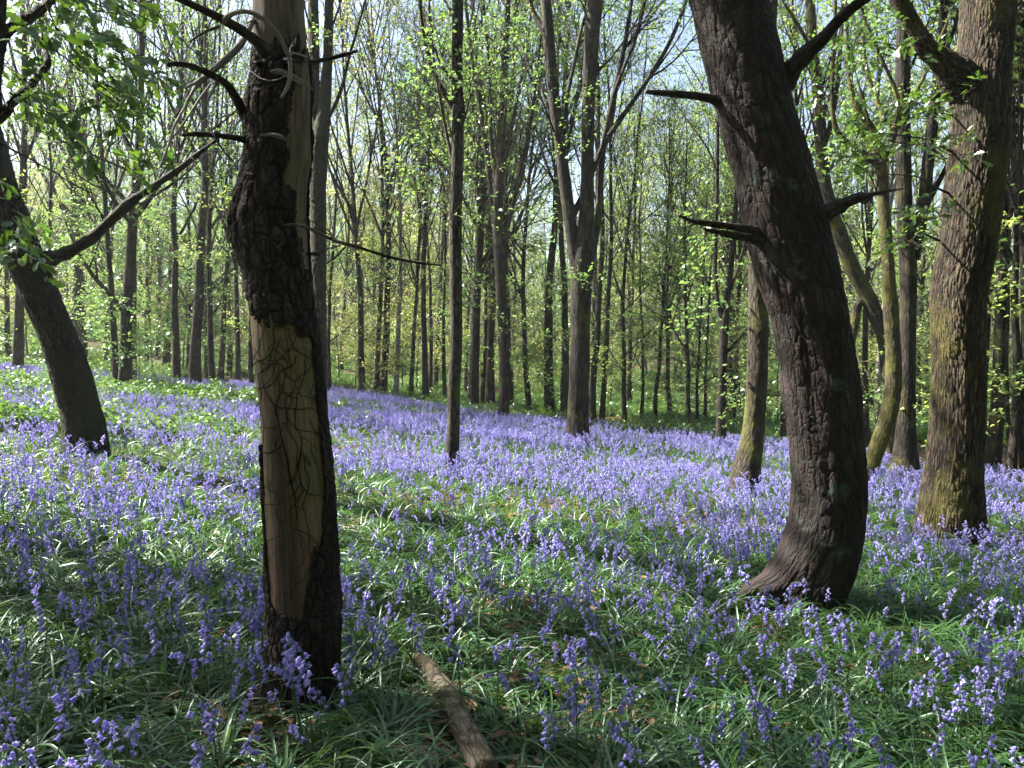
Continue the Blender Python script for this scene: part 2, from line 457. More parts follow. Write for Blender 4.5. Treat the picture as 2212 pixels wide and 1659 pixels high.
def leaves(mb, pos, direc, size, m=1, tint=None, flat=0.6, wide=0.62):
    """many small pointed leaves, each a folded diamond of two quads"""
    n = len(pos)
    if n == 0: return
    d = unit(np.asarray(direc, float))
    nrm = unit(UP[None] * flat + RS.normal(0, 1, (n, 3)) * 0.55)
    s = unit(np.cross(d, nrm)); nn = np.cross(s, d)
    L = (size * RS.uniform(0.65, 1.2, n))[:, None]
    w = L * wide * 0.5
    b = pos; tip = pos + d * L - nn * L * 0.12
    mid = pos + d * L * 0.5
    l = mid + s * w + nn * w * 0.35; r = mid - s * w + nn * w * 0.35
    V = np.stack([b, r, tip, l], 1)
    k = np.arange(n)[:, None] * 4
    q = k + np.array([0, 1, 2, 3])
    t = RS.uniform(0, 1, n) if tint is None else tint
    mb.add(V.reshape(-1, 3), q, m, tint=np.repeat(t, 4))


def grow(P0, D0, L, n, up=0.0, wob=0.15):
    """vectorised curved shoots: P0 (M,3), D0 (M,3), L (M,)"""
    Mn = len(P0); d = unit(D0); P = [P0]
    step = (L / (n - 1))[:, None]
    for _ in range(n - 1):
        d = unit(d + UP[None] * up / (n - 1) + RS.normal(0, wob, (Mn, 3)))
        P.append(P[-1] + d * step)
    return np.stack(P, 1)


def at_param(P, t):
    """point and tangent on curves P (M,n,3) at t (M,)"""
    n = P.shape[1]; x = np.clip(t, 0, 0.999) * (n - 1); i = x.astype(int); f = (x - i)[:, None]
    r = np.arange(len(P))
    a = P[r, i]; b = P[r, i + 1]
    return a * (1 - f) + b * f, unit(b - a)


def rot_away(D, ang):
    """rotate unit vectors D by ang (rad) about random perpendicular axis"""
    r = unit(np.cross(D, RS.normal(0, 1, D.shape)))
    return D * np.cos(ang)[:, None] + r * np.sin(ang)[:, None]


def foliage(tw, lf, limbs, rl, nsub=5, ntw=4, nleaf=8, sub=(0.25, 0.5), twl=(0.35, 0.75), lsize=0.08, t0=0.25, updir=0.35, sub_min=0.0, leafm=1, flat=0.6):
    """side shoots, twigs and leaves on limbs (M,n,3); twigs go to mesh tw, leaves to mesh lf"""
    Mn = len(limbs)
    Ll = np.linalg.norm(np.diff(limbs, axis=1), axis=2).sum(1)
    idx = np.repeat(np.arange(Mn), nsub)
    t = np.clip(RS.uniform(t0, 1.0, len(idx)), 0, .98)
    p, d = at_param(limbs[idx], t)
    sd = rot_away(d, RS.uniform(0.5, 1.0, len(idx)))
    sl = Ll[idx] * RS.uniform(sub[0], sub[1], len(idx)) * (1.25 - 0.6 * t) + sub_min
    S = grow(p, sd, sl, 6, updir, 0.10)
    r0 = np.minimum(rl[idx] * (1 - 0.75 * t) * 0.6, 0.03) + 0.004
    tw.tubes(S, r0[:, None] * np.linspace(1, 0.3, 6)[None], 4, 0, tip=False)
    S2 = np.concatenate([S, limbs[:, -6:]]) if limbs.shape[1] >= 6 else S
    idx = np.repeat(np.arange(len(S2)), ntw)
    t = RS.uniform(0.2, 1.0, len(idx))
    p, d = at_param(S2[idx], t)
    td = unit(rot_away(d, RS.uniform(0.3, 1.1, len(idx))) * np.array([1, 1, 0.55]))
    tl = RS.uniform(twl[0], twl[1], len(idx))
    T = grow(p, td, tl, 4, 0.1, 0.12)
    tw.tubes(T, np.full(len(T), 0.0045)[:, None] * np.linspace(1, 0.45, 4)[None], 3, 0, tip=False)
    idx = np.repeat(np.arange(len(T)), nleaf)
    t = RS.uniform(0.25, 1.0, len(idx))
    p, d = at_param(T[idx], t)
    ld = unit(rot_away(d, RS.uniform(0.5, 1.3, len(idx))) * np.array([1, 1, 0.5]) - UP * 0.15)
    p = p + RS.normal(0, 0.03, p.shape)
    tint = np.clip(np.repeat(RS.uniform(0.1, 0.9, len(T)), nleaf) + RS.normal(0, 0.15, len(idx)), 0, 1)
    leaves(lf, p, ld, np.full(len(idx), lsize), leafm, tint, flat)


def make_limbs(path, rad, hs, L, a0, up=1.3, wob=0.06, n=10, az=None):
    """limbs leaving a trunk path at fractions hs with lengths L and angle a0 from the trunk"""
    k = len(hs)
    P = np.broadcast_to(path[None], (k,) + path.shape)
    p, d = at_param(P, np.asarray(hs))
    az = RS.uniform(0, 2 * PI, k) if az is None else az
    out = np.stack([np.cos(az), np.sin(az), np.zeros(k)], 1)
    D = unit(d * np.cos(a0)[:, None] + out * np.sin(a0)[:, None])
    G = grow(p, D, np.asarray(L), n, up, wob)
    r = np.interp(hs, np.linspace(0, 1, len(rad)), rad)
    return G, r


def generic_tree(h, r, seed, style, lean=(0, 0)):
    """one woodland tree at the origin; returns trunk mesh builder and crown mesh builder"""
    global RS
    keep = RS; RS = np.random.default_rng(seed)
    n = 26
    z = np.linspace(-0.3, h, n); t = np.clip(z / h, 0, 1)
    ph = RS.uniform(0, 6, 4)
    amp = 0.16 * h / 14
    x = amp * (np.sin(t * 5 + ph[0]) - np.sin(ph[0])) + lean[0] * t * t * h + 0.03 * RS.normal(0, 1, n)
    y = amp * (np.sin(t * 4 + ph[1]) - np.sin(ph[1])) + lean[1] * t * t * h + 0.03 * RS.normal(0, 1, n)
    path = np.stack([x, y, z], 1)
    rad = r * (1 - 0.86 * t ** 0.9) * (1 + 0.35 * np.exp(-np.clip(z, 0, None) / 0.25))
    tk = MB(); cr = MB(); lf = cr
    path2, rad2 = resample(path, rad, 60, 2)
    tk.tubes(path2, rad2, 12)
    limbs = []; rl = []
    nl = style['limbs']
    hs = np.sort(RS.uniform(style['h0'], 0.97, nl))
    L = (style['len'] * (1 - 0.55 * (hs - style['h0']) / (1 - style['h0']))) * RS.uniform(0.6, 1.25, nl) * h / 14
    G, rr = make_limbs(path, rad, hs, L, RS.uniform(style['ang'][0], style['ang'][1], nl), style['up'], 0.05, 12)
    rlimb = np.minimum(rr * RS.uniform(0.35, 0.7, nl), 0.022 + 0.018 * L)
    tk.tubes(G, rlimb[:, None] * np.linspace(1, 0.18, 12)[None], 7)
    lo = hs < style['h0'] + (1 - style['h0']) * .45          # spring crowns: leafy below, thin and twiggy above
    foliage(cr, lf, G[lo], rlimb[lo], style['sub'], style['tw'], style['leaf'], lsize=style['ls'], t0=0.3)
    foliage(cr, lf, G[~lo], rlimb[~lo], style['sub'] - 1, 4, max(3, style['leaf'] // 3), lsize=style['ls'] * .9, t0=0.3)
    if style.get('low', 0):
        k = style['low']
        hs = RS.uniform(0.06, style['h0'] + 0.15, k)
        G2, rr = make_limbs(path, rad, hs, RS.uniform(0.7, 2.0, k), RS.uniform(1.0, 1.5, k), 0.25, 0.08, 8)
        cr.tubes(G2, np.full(k, 0.012)[:, None] * np.linspace(1, 0.3, 8)[None], 4, tip=False)
        foliage(cr, lf, G2, np.full(k, 0.012), 5, 3, 6, sub=(0.3, 0.6), lsize=style['ls'], t0=0.2, updir=0.0, flat=1.2)
    RS = keep
    return tk, cr


STY_A = dict(limbs=26, h0=0.28, len=5.0, ang=(0.35, 0.75), up=0.9, sub=6, tw=4, leaf=7, ls=0.105, low=6)
STY_B = dict(limbs=18, h0=0.38, len=5.8, ang=(0.3, 0.6), up=0.8, sub=6, tw=4, leaf=7, ls=0.105, low=5)
STY_C = dict(limbs=28, h0=0.10, len=3.4, ang=(0.7, 1.25), up=0.5, sub=5, tw=4, leaf=7, ls=0.105, low=8)   # leafy to the ground
STY_S = dict(limbs=16, h0=0.15, len=3.0, ang=(0.6, 1.2), up=0.4, sub=5, tw=4, leaf=7, ls=0.08, low=4)     # sapling

# ------------------------------------------------------------------ near trunks measured from their outlines
def outline_trunk(table, d, K, rows, ry_max, lobes=(), ybot=None):
    """rings of a trunk at distance d from (y, left, right) photo outline; returns V (rows,K,3), outward normals, co, phi, y"""
    tb = np.array(table, float)
    y = np.linspace(tb[0, 0], tb[-1, 0] if ybot is None else ybot, rows)
    l = gsmooth(np.interp(y, tb[:, 0], tb[:, 1]), max(1, rows // 120)); r = gsmooth(np.interp(y, tb[:, 0], tb[:, 2]), max(1, rows // 120))
    cx = (l + r) / 2; rx = (r - l) / 2
    rx_m = rx * d / F; ry_m = np.minimum(rx, ry_max) * d / F
    phi = np.arange(K) * 2 * PI / K          # 0 faces the camera, +90 deg is picture right
    PH, Y = np.meshgrid(phi, y)
    rr = np.ones_like(PH)
    ex = np.zeros_like(PH)
    for (pc, pw, ys, ws, amp) in lobes:      # root flares: angle, width, y centre, spread above it, size in px
        dph = (PH - pc + PI) % (2 * PI) - PI
        gy = np.where(Y < ys, np.exp(-((Y - ys) / ws) ** 2), 1.0)
        ex += amp * d / F * np.exp(-(dph / pw) ** 2) * gy
    X = (cx[:, None] - CX) / F * d + np.sin(PH) * (rx_m[:, None] * rr + ex)
    D = d - np.cos(PH) * (ry_m[:, None] * rr + ex)
    Z = EYE - (Y - CY) / F * d
    V = np.stack([X, D, Z], -1)
    Nn = np.stack([np.sin(PH), -np.cos(PH), np.zeros_like(PH)], -1)
    rm = float(np.mean(rx_m))
    co = np.stack([np.sin(PH) * rm + 3.1, np.cos(PH) * rm + 1.7, np.broadcast_to(Z, PH.shape) + 0.4], -1)
    return V, Nn, co, PH, Y


def ring_quads(rows, K):
    i, k = np.meshgrid(np.arange(rows - 1), np.arange(K), indexing='ij')
    return np.stack([i * K + k, (i + 1) * K + k, (i + 1) * K + (k + 1) % K, i * K + (k + 1) % K], -1)


def branch(parent, name, pts, d, dys=0.0, mat='branch_bark', K=10, n=40, twigs=(), label=None, knob=0.12, sm=2):
    P, R = pxpath(pts, d, dys)
    P, R = resample(P, R, n, sm)
    R = R * (1 + knob * gsmooth(RS.normal(0, 1, n), 1)) * (1 + .45 * np.exp(-(np.linspace(0, 1, n) / .12) ** 2)) + 0.0006
    mb = MB(); mb.tubes(P, R, K)
    for tp, tdys in twigs:
        Q, r2 = pxpath(tp, d, tdys); Q, r2 = resample(Q, r2, 18, 1)
        mb.tubes(Q, r2 + 0.0004, 6)
    o = mb.build(name, M[mat], parent)
    reloc(o, parent)
    if label: o['label'] = label
    return o


def reloc(o, parent):
    if parent is not None:
        o.data.transform(Matrix.Translation(-parent.location))


TREES = []          # (x, y, radius) of every trunk, kept clear of plants
dp = 3.43
DPX = (652 - CX) / F * dp
TREES.append((DPX, dp, 0.17))
pine = empty('dead_pine', (DPX, dp, float(H(DPX, dp))), 'dead pine with bark peeled off in a long pale bare patch, bluebells at its foot', 'tree')
TB = [(-260, 545, 640), (-120, 547, 648), (0, 549, 653), (50, 549, 657), (110, 547, 667), (150, 545, 674), (190, 540, 676), (225, 528, 675), (260, 528, 673), (300, 530, 674), (345, 530, 676),
      (380, 520, 669), (410, 512, 667), (440, 505, 666), (470, 499, 666), (490, 497, 667), (515, 499, 668), (540, 507, 670), (560, 515, 671), (590, 525, 673), (625, 531, 675), (665, 535, 680),
      (700, 537, 686), (750, 541, 692), (800, 546, 698), (850, 553, 703), (900, 558, 708), (950, 561, 713), (1000, 563, 718), (1060, 566, 723), (1120, 569, 727), (1180, 571, 731),
      (1280, 574, 736), (1380, 575, 737), (1440, 572, 736), (1500, 566, 734), (1560, 560, 733), (1660, 556, 734)]
LOB = [(-1.35, 0.42, 1530, 55, 52), (0.9, 0.4, 1560, 50, 22), (-0.2, 0.35, 1575, 45, 18)]
rows, K = 1000, 264
V, Nn, co, PH, Y = outline_trunk(TB, dp, K, rows, 72, LOB)
U = np.sin(PH); front = np.cos(PH) > 0
inset = 0.0135 * np.clip((Y - 60) / 90, 0, 1)
# wood
dent = 0.004 * vnoise(PH * 2.2, Y * 0.006, 1.0, 21) + 0.0015 * vnoise(PH * 14, Y * 0.012, 1.0, 22)
Vw = V - Nn * (inset - dent)[..., None]
stain = 1.25 * np.exp(-((U + 0.30) / 0.36) ** 2) * np.clip((Y - 800) / 160, 0, 1) + 0.5 * np.exp(-((U - 0.1) / 0.4) ** 2) * np.clip((Y - 1080) / 100, 0, 1)
stain += 0.9 * np.clip((700 - Y) / 60, 0, 1) * (0.7 + 0.5 * vnoise(PH * 6, Y * 0.02, 1., 24))
stain += 0.35 * np.clip((100 - Y) / 120, 0, 1) * np.exp(-((U + 0.3) / 0.5) ** 2)
mb = MB(); mb.add(Vw, ring_quads(rows, K).reshape(-1, 4), 0, co, tint=np.clip(stain, 0, 1))
o = mb.build('trunk', M['wood'], pine); reloc(o, pine)
# bark shell
warp = 12 * vnoise(PH * 5, Y * 0.02, 1.0, 31) + 6 * vnoise(PH * 16, Y * 0.06, 1.0, 32) + 3 * vnoise(PH * 40, Y * 0.15, 1.0, 33)
ub = [-1, -.9, -.69, -.37, -.28, -.14, -.09, .02, .23, .37, .52, .59, .69, .8, .97, 1]
yb = [575, 640, 688, 696, 713, 709, 688, 701, 709, 713, 718, 738, 742, 734, 745, 745]
ylow = np.interp(U, ub, yb)
ut = [-1, -.7, -.5, -.2, 0, .2, .35, .5, .6, .72, .8, 1]
yt = [112, 118, 135, 128, 104, 112, 110, 70, 100, 92, 118, 118]
ytop = np.interp(U, ut, yt)
yr = [100, 130, 260, 300, 330, 400, 425, 500, 560, 610, 640, 700]
ur = [.74, .66, .66, .55, .5, .54, .78, .84, .9, .95, 1.2, 1.2]
uright = np.interp(Y, yr, ur)
ul = [-1, -.8, -.75, -.35, 0, .19, .23, .41, .42, .63, .76, .85, 1]
yl = [965, 1250, 1293, 1300, 1318, 1318, 1268, 1222, 1179, 1172, 1147, 1069, 1000]
ylo2 = np.interp(U, ul, yl)
upper = (Y + warp > ytop) & (Y + warp * 0.9 < ylow) & (U + warp * 0.006 < uright)
lower = Y + warp > ylo2
edge_r = (U + warp * 0.002 > np.interp(Y, [700, 760, 900, 1100, 1300], [.97, .90, .87, .84, .8])) & (Y > 700)
edge_l = (U + warp * 0.002 < np.interp(Y, [950, 960, 1290, 1300], [-1.2, -.91, -.86, -.8]))
back = (~front) & (Y + warp > 110) & (np.abs(U) < 0.985)
mask = np.where(front, upper | lower | edge_r | edge_l, back | (lower & (np.abs(U) > 0.9)) | (edge_r & (U > .9)))
burr = np.exp(-((Y - 480) / 75) ** 2) * np.clip(-U - 0.25, 0, 1)
lift = 0.0 + 0.02 * burr * (vnoise(PH * 9, Y * 0.035, 1.0, 41) + 0.5 * vnoise(PH * 22, Y * 0.09, 1.0, 42)) + 0.004 * vnoise(PH * 4, Y * 0.02, 1., 43)
Vb = V + Nn * lift[..., None]
Q = ring_quads(rows, K)
mk = mask[:-1] & mask[1:] & np.roll(mask, -1, 1)[:-1] & np.roll(mask, -1, 1)[1:]
mb = MB(); mb.add(Vb, Q[mk], 0, co)
o = mb.build('bark', M['pine_dead'], pine); reloc(o, pine)
md = o.modifiers.new('thickness', 'SOLIDIFY'); md.thickness = 0.017; md.offset = -1
# branches
B = 'dead_branch'
branch(pine, B, [(575, 116, 22), (569, 100, 22), (540, 78, 21), (510, 57, 20), (481, 42, 18), (440, 22, 17), (385, -4, 15), (330, -32, 14)], dp, [-.19, -.22, -.25, -.28, -.3, -.33, -.36, -.4],
       twigs=[([(470, 58, 6), (440, 70, 5), (418, 84, 4), (406, 92, 1.5)], [-.3, -.33, -.36, -.4])])
branch(pine, B, [(553, 30, 9), (545, 45, 9), (536, 68, 10), (528, 92, 13), (498, 119, 14), (468, 145, 15), (450, 160, 15), (438, 169, 12), (422, 183, 7), (404, 224, 5.5), (390, 250, 5), (374, 267, 4.6), (368, 309, 4), (349, 352, 3), (335, 385, 2)],
       dp, list(np.linspace(-.05, -.5, 15)), 'grey_wood',
       twigs=[([(455, 182, 5), (430, 215, 5), (400, 262, 4), (372, 298, 3)], [-.3, -.36, -.42, -.46]), ([(368, 309, 3), (384, 325, 2), (420, 345, 1.5)], [-.45, -.46, -.5]), ([(436, 170, 9), (420, 181, 8), (403, 188, 5)], [-.33, -.36, -.4])])
branch(pine, B, [(534, 262, 17), (527, 246, 17), (519, 228, 18), (505, 204, 19), (498, 192, 18), (487, 178, 16), (472, 170, 16), (451, 158, 13), (417, 143, 12), (385, 136, 11), (362, 139, 9)], dp, list(np.linspace(-.02, -.42, 11)),
       twigs=[([(469, 165, 3), (471, 180, 2.5), (474, 193, 1)], [-.3, -.31, -.31])], label='pale grey dead branch bent upward with a broken end')
branch(pine, B, [(545, 305, 16), (530, 302, 14), (512, 298, 12), (460, 291, 11), (417, 289, 10), (394, 292, 7)], dp, list(np.linspace(-.02, -.3, 6)),
       twigs=[([(449, 287, 3), (480, 265, 3), (511, 237, 2.5), (524, 225, 1.5)], [-.2, -.1, 0, .05]), ([(455, 284, 3), (462, 290, 4), (477, 320, 3.5), (507, 352, 2), (520, 372, 1)], [-.26, -.3, -.3, -.25, -.2])])
branch(pine, B, [(485, 46, 9), (490, 37, 9), (502, 28, 9), (524, 22, 9), (540, 24, 9.5), (554, 30, 10), (566, 37, 10), (577, 44, 10), (598, 66, 9), (608, 86, 8.5), (616, 105, 8.5), (626, 119, 8), (629, 154, 8), (624, 188, 7.5), (607, 211, 5.5)],
       dp, [-.3, -.32, -.36, -.38, -.38, -.38, -.37, -.36, -.34, -.32, -.3, -.29, -.29, -.3, -.32], 'grey_wood',
       twigs=[([(564, 38, 4.5), (545, 44, 3.5), (528, 53, 1.5)], [-.37, -.35, -.33]), ([(624, 113, 4), (645, 117, 3), (665, 124, 2)], [-.29, -.26, -.23]), ([(568, 36, 5), (569, 30, 3), (570, 25, 1)], [-.38, -.38, -.38])],
       label='grey dead branch arching over the trunk')
branch(pine, B, [(494, 55, 2.4), (502, 81, 2.4), (519, 119, 2.2), (537, 149, 2), (558, 168, 1.9), (575, 174, 1.9), (596, 175, 1.7), (612, 167, 1.6), (624, 158, 1.2)], dp, -.3, 'grey_wood', K=6)
branch(pine, 'splinter', [(584, 156, 3), (594, 153, 9), (609, 154, 11), (634, 168, 12), (660, 181, 9), (677, 194, 2)], dp, [-.25, -.24, -.22, -.2, -.17, -.12], 'grey_wood', n=24)
branch(pine, 'splinter', [(562, 292, 2), (586, 290, 8), (607, 295, 10), (620, 303, 3)], dp, [-.2, -.2, -.2, -.17], 'grey_wood', n=20)
branch(pine, 'splinter', [(634, 135, 30), (638, 110, 22), (641, 90, 14), (645, 66, 3)], dp, [-.135, -.15, -.15, -.15], 'pine_dead', n=24)
branch(pine, 'splinter', [(650, 130, 16), (656, 112, 11), (661, 100, 3)], dp, [-.1, -.11, -.11], 'pine_dead', n=20)
branch(pine, 'splinter', [(556, 135, 18), (551, 120, 12), (549, 112, 3)], dp, [-.13, -.14, -.14], 'pine_dead', n=20)
branch(pine, B, [(668, 136, 9), (690, 131, 8), (715, 126, 8), (745, 118, 8), (771, 110, 6)], dp, [0.02, .02, .02, 0, 0])
branch(pine, B, [(612, 488, 3), (623, 486, 5), (638, 483, 6), (665, 491, 7), (699, 508, 7.5), (728, 524, 7), (748, 527, 7), (772, 533, 6.5), (810, 546, 6), (850, 558, 5.5), (890, 566, 5), (925, 571, 4.5), (953, 573, 3)], dp, [-.13, -.17, -.2, -.24, -.27, -.28, -.29, -.3, -.3, -.3, -.3, -.3, -.3],
       twigs=[([(635, 483, 3), (628, 498, 2.6), (618, 513, 2.5), (610, 526, 2.3), (596, 537, 1)], -.24), ([(640, 493, 2.6), (645, 522, 2.6), (655, 570, 1)], -.22),
              ([(652, 479, 2.4), (662, 475, 2.4), (680, 480, 2.2), (699, 498, 2.2), (728, 520, 2)], -.22), ([(736, 530, 3), (706, 537, 3), (689, 557, 2.5), (665, 568, 1)], -.29),
              ([(687, 557, 2.6), (675, 596, 2.4), (674, 632, 2.2), (681, 645, 2), (696, 658, 1)], -.29), ([(746, 534, 4), (723, 557, 3.6), (697, 574, 2)], -.29), ([(870, 560, 3), (862, 590, 2), (850, 640, 1.2)], -.3)])
branch(pine, B, [(664, 548, 8), (694, 549, 5)], dp, -.02, n=8)
branch(pine, B, [(512, 499, 6), (498, 495, 4), (479, 490, 3)], dp, [-.02, -.04, -.06], n=12)
branch(pine, B, [(528, 372, 5), (548, 378, 5)], dp, [-.1, -.16], n=8)
# black root-like threads creeping over the bare wood
th = MB()


def thread(x, y, n, ang, w, depth=0):
    pts = []
    for k in range(n):
        pts.append((x, y)); ang += RS.normal(0, 0.33); ang = ang * 0.93 + (0.07 * 0.0)
        x += math.sin(ang) * 7; y += math.cos(ang) * 7
        if depth < 2 and RS.random() < 0.05: thread(x, y, int(n * 0.6), ang + RS.choice([-1, 1]) * RS.uniform(0.5, 1.1), w * 0.75, depth + 1)
    P = []
    tb = np.array(TB)
    for (px, py) in pts:
        l = np.interp(py, tb[:, 0], tb[:, 1]); r = np.interp(py, tb[:, 0], tb[:, 2])
        u = (px - (l + r) / 2) / ((r - l) / 2)
        if abs(u) > 0.9 or py < 690 or py > 1290: break
        rx = (r - l) / 2 * dp / F; ry = min((r - l) / 2, 72) * dp / F - 0.0125
        P.append(((px - CX) / F * dp, dp - math.sqrt(max(0, 1 - u * u)) * ry - 0.001, EYE - (py - CY) / F * dp))
    if len(P) > 4:
        Q, R = resample(np.array(P), np.full(len(P), .8 * w * dp / F / 2), len(P) * 2, 1)
        th.tubes(Q, R, 5, tip=False)


for (x, y, n, a, w) in [(613, 700, 40, 0.1, 2.6), (640, 712, 30, 0.3, 2.2), (590, 716, 34, -0.2, 2.2), (565, 720, 26, -0.2, 2.0), (655, 770, 40, 0.2, 2.6), (670, 780, 46, 0.15, 2.4), (605, 790, 60, 0.1, 3.0), (562, 815, 34, 0.05, 2.2),
                        (682, 900, 40, 0.05, 2.4), (645, 850, 40, -0.1, 2.2), (690, 930, 40, -0.05, 2.2), (672, 985, 34, -0.1, 2.4), (700, 1010, 36, -.1, 2.2), (630, 950, 44, 0.1, 3.2), (575, 870, 30, 0.1, 2.0), (664, 1040, 30, -0.3, 2.2), (615, 1090, 28, 0.2, 2.0),
                        (680, 760, 50, 0.1, 2.2), (686, 830, 50, 0.05, 2.2), (650, 700, 30, 0.5, 1.8), (625, 730, 30, -.4, 1.8)]:
    thread(x, y, n, a, w)
P = []
for (x, y) in [(604, 858), (611, 878), (618, 896), (628, 944), (639, 984), (644, 1024), (655, 1064), (657, 1095), (662, 1130)]:
    l = np.interp(y, np.array(TB)[:, 0], np.array(TB)[:, 1]); rr_ = np.interp(y, np.array(TB)[:, 0], np.array(TB)[:, 2]); u = (x - (l + rr_) / 2) / ((rr_ - l) / 2)
    P.append(((x - CX) / F * dp, dp - math.sqrt(1 - u * u) * (min((rr_ - l) / 2, 72) * dp / F - .0125) + .001, EYE - (y - CY) / F * dp))
Q, R = resample(np.array(P), np.array([.0008, .002, .003, .0042, .0045, .004, .003, .002, .0008]), 50, 1); th.tubes(Q, R, 6)
o = th.build('creeping_threads', M['thread'], pine); reloc(o, pine)

# ---- curved pine
dc = 5.45
CPX = (1725 - CX) / F * dc
TREES.append((CPX, dc, 0.30))
cpine = empty('curved_pine', (CPX, dc, float(H(CPX, dc))), 'big dark pine with curved trunk and short broken branch stubs', 'tree')
TC = [(-2600, 1180, 1280), (-1500, 1290, 1420), (-600, 1400, 1540), (-150, 1457, 1618), (0, 1494, 1656), (71, 1512, 1674), (142, 1528, 1692), (213, 1542, 1706), (250, 1551, 1715), (320, 1570, 1737), (391, 1590, 1759), (444, 1600, 1776), (498, 1611, 1790), (533, 1618, 1800), (590, 1634, 1812),
      (640, 1651, 1823), (694, 1668, 1832), (765, 1686, 1842), (836, 1693, 1850), (907, 1702, 1859), (978, 1711, 1866), (1049, 1716, 1869), (1106, 1715, 1867), (1140, 1705, 1864), (1180, 1689, 1857), (1211, 1672, 1850), (1247, 1650, 1838), (1275, 1632, 1828), (1310, 1626, 1815), (1345, 1632, 1797), (1420, 1636, 1785)]
rows, K = 1400, 240
yy = np.concatenate([np.linspace(-2600, -120, 60), np.linspace(-115, 1420, rows - 60)])
tb = np.array(TC, float)
V, Nn, co, PH, Y = outline_trunk([(a, np.interp(a, tb[:, 0], tb[:, 1]), np.interp(a, tb[:, 0], tb[:, 2])) for a in np.linspace(-115, 1420, 120)], dc, K, rows, 82, [(-1.25, 0.36, 1262, 26, 58), (-0.35, 0.4, 1330, 40, 20), (0.7, 0.4, 1350, 40, 14), (2.2, .5, 1330, 60, 40)])
V = V + Nn * (0.012 * vnoise(PH * 2, Y * 0.008, 1., 51) + 0.006 * vnoise(PH * 5, Y * 0.02, 1., 52))[..., None]
# slow trunk lean as arc length so bark plates follow
mb = MB(); mb.add(V, ring_quads(rows, K).reshape(-1, 4), 0, co)
V2, N2, co2, PH2, Y2 = outline_trunk([t for t in TC if t[0] <= 0][:-1] + [(-112, np.interp(-112, tb[:, 0], tb[:, 1]), np.interp(-112, tb[:, 0], tb[:, 2]))], dc, 48, 60, 82)
mb.add(V2, ring_quads(60, 48).reshape(-1, 4), 0, co2)
o = mb.build('trunk', M['pine_live'], cpine); reloc(o, cpine)
branch(cpine, 'broken_branch', [(1690, 175, 40), (1705, 153, 36), (1741, 117, 34), (1780, 82, 30), (1805, 50, 26), (1830, 25, 24), (1873, -7, 20), (1950, -60, 18), (2100, -130, 10)], dc, list(np.linspace(-.05, -.5, 9)), 'pine_live', K=16, n=60)
branch(cpine, 'broken_branch', [(1560, 220, 22), (1549, 216, 20), (1520, 209, 17), (1475, 204, 15), (1430, 201, 13), (1395, 198, 8)], dc, list(np.linspace(0, -.25, 6)), n=30, K=12)
branch(cpine, 'broken_branch', [(1640, 500, 18), (1613, 494, 17), (1580, 489, 17), (1545, 485, 15), (1515, 481, 13), (1489, 477, 9), (1467, 465, 4)], dc, list(np.linspace(-.1, -.5, 7)), n=34, K=12, twigs=[([(1505, 482, 6), (1492, 486, 4), (1486, 489, 1)], -.42)])
branch(cpine, 'broken_branch', [(1640, 520, 16), (1613, 514, 16), (1580, 508, 15), (1545, 500, 12), (1528, 497, 9), (1519, 494, 3)], dc, list(np.linspace(-.12, -.45, 6)), n=30, K=12)
branch(cpine, 'broken_branch', [(1750, 480, 40), (1777, 463, 36), (1809, 448, 30), (1841, 431, 24), (1858, 425, 22), (1870, 424, 12), (1901, 416, 7), (1930, 411, 4), (1955, 407, 2)], dc, list(np.linspace(-.1, -.5, 9)), K=14, n=50,
       twigs=[([(1858, 430, 12), (1868, 438, 9), (1878, 430, 5), (1893, 414, 3)], -.42)])


def crown_for(root, base_pts, mats, lsize, seed, n_l=14, L=(1.5, 3.0), name='crown', updir=0.5, sub=6, tw=4, nleaf=7):
    """limbs, twigs and leaves growing from points on a trunk high above the frame"""
    P, R = base_pts
    hs = RS.uniform(0.35, 0.98, n_l)
    G, rr = make_limbs(P, R, hs, RS.uniform(L[0], L[1], n_l), RS.uniform(0.6, 1.2, n_l), updir, 0.07, 12)
    rl = np.minimum(rr * 0.5, 0.05)
    mb = MB(); mb.tubes(G, rl[:, None] * np.linspace(1, .2, 12)[None], 6)
    foliage(mb, mb, G, rl, sub, tw, nleaf, lsize=lsize, t0=.2)
    o = mb.build(name, mats, root); reloc(o, root); return o


Pc, Rc = pxpath([(1535, -250, 150), (1475, -600, 140), (1355, -1500, 130), (1230, -2600, 100)], dc)
Pc, Rc = resample(Pc, Rc, 30)
crown_for(cpine, (Pc, Rc), [M['branch_bark'], M['leaf_dark']], 0.07, 1, 16, (1.0, 2.2))

# ---- oak on the right
do = 8.1
OX = (2058 - CX) / F * do
TREES.append((OX, do, 0.40))
oak = empty('oak_tree', (OX, do, float(H(OX, do))), 'thick oak with sunlit ridged bark, standing right of the curved pine', 'tree')
TO = [(-120, 2088, 2206), (0, 2080, 2192), (50, 2079, 2188), (100, 2074, 2182), (140, 2064, 2178), (175, 2056, 2177), (213, 2057, 2177), (284, 2060, 2177), (355, 2054, 2172), (427, 2043, 2162), (498, 2034, 2153), (560, 2027, 2143), (600, 2019, 2131), (640, 2015, 2125), (694, 2015, 2122), (800, 2017, 2121),
      (871, 2015, 2121), (942, 2011, 2120), (1014, 2002, 2118), (1049, 1996, 2118), (1106, 1987, 2120), (1140, 1978, 2128), (1186, 1970, 2138), (1229, 1966, 2144), (1300, 1962, 2148)]
rows, K = 760, 200
V, Nn, co, PH, Y = outline_trunk(TO, do, K, rows, 62, [(-1.2, .4, 1195, 40, 16), (1.1, .35, 1215, 45, 20), (0.1, .4, 1215, 40, 12), (2.6, .5, 1210, 40, 14)])
V = V + Nn * (0.010 * vnoise(PH * 3, Y * 0.01, 1., 61))[..., None]
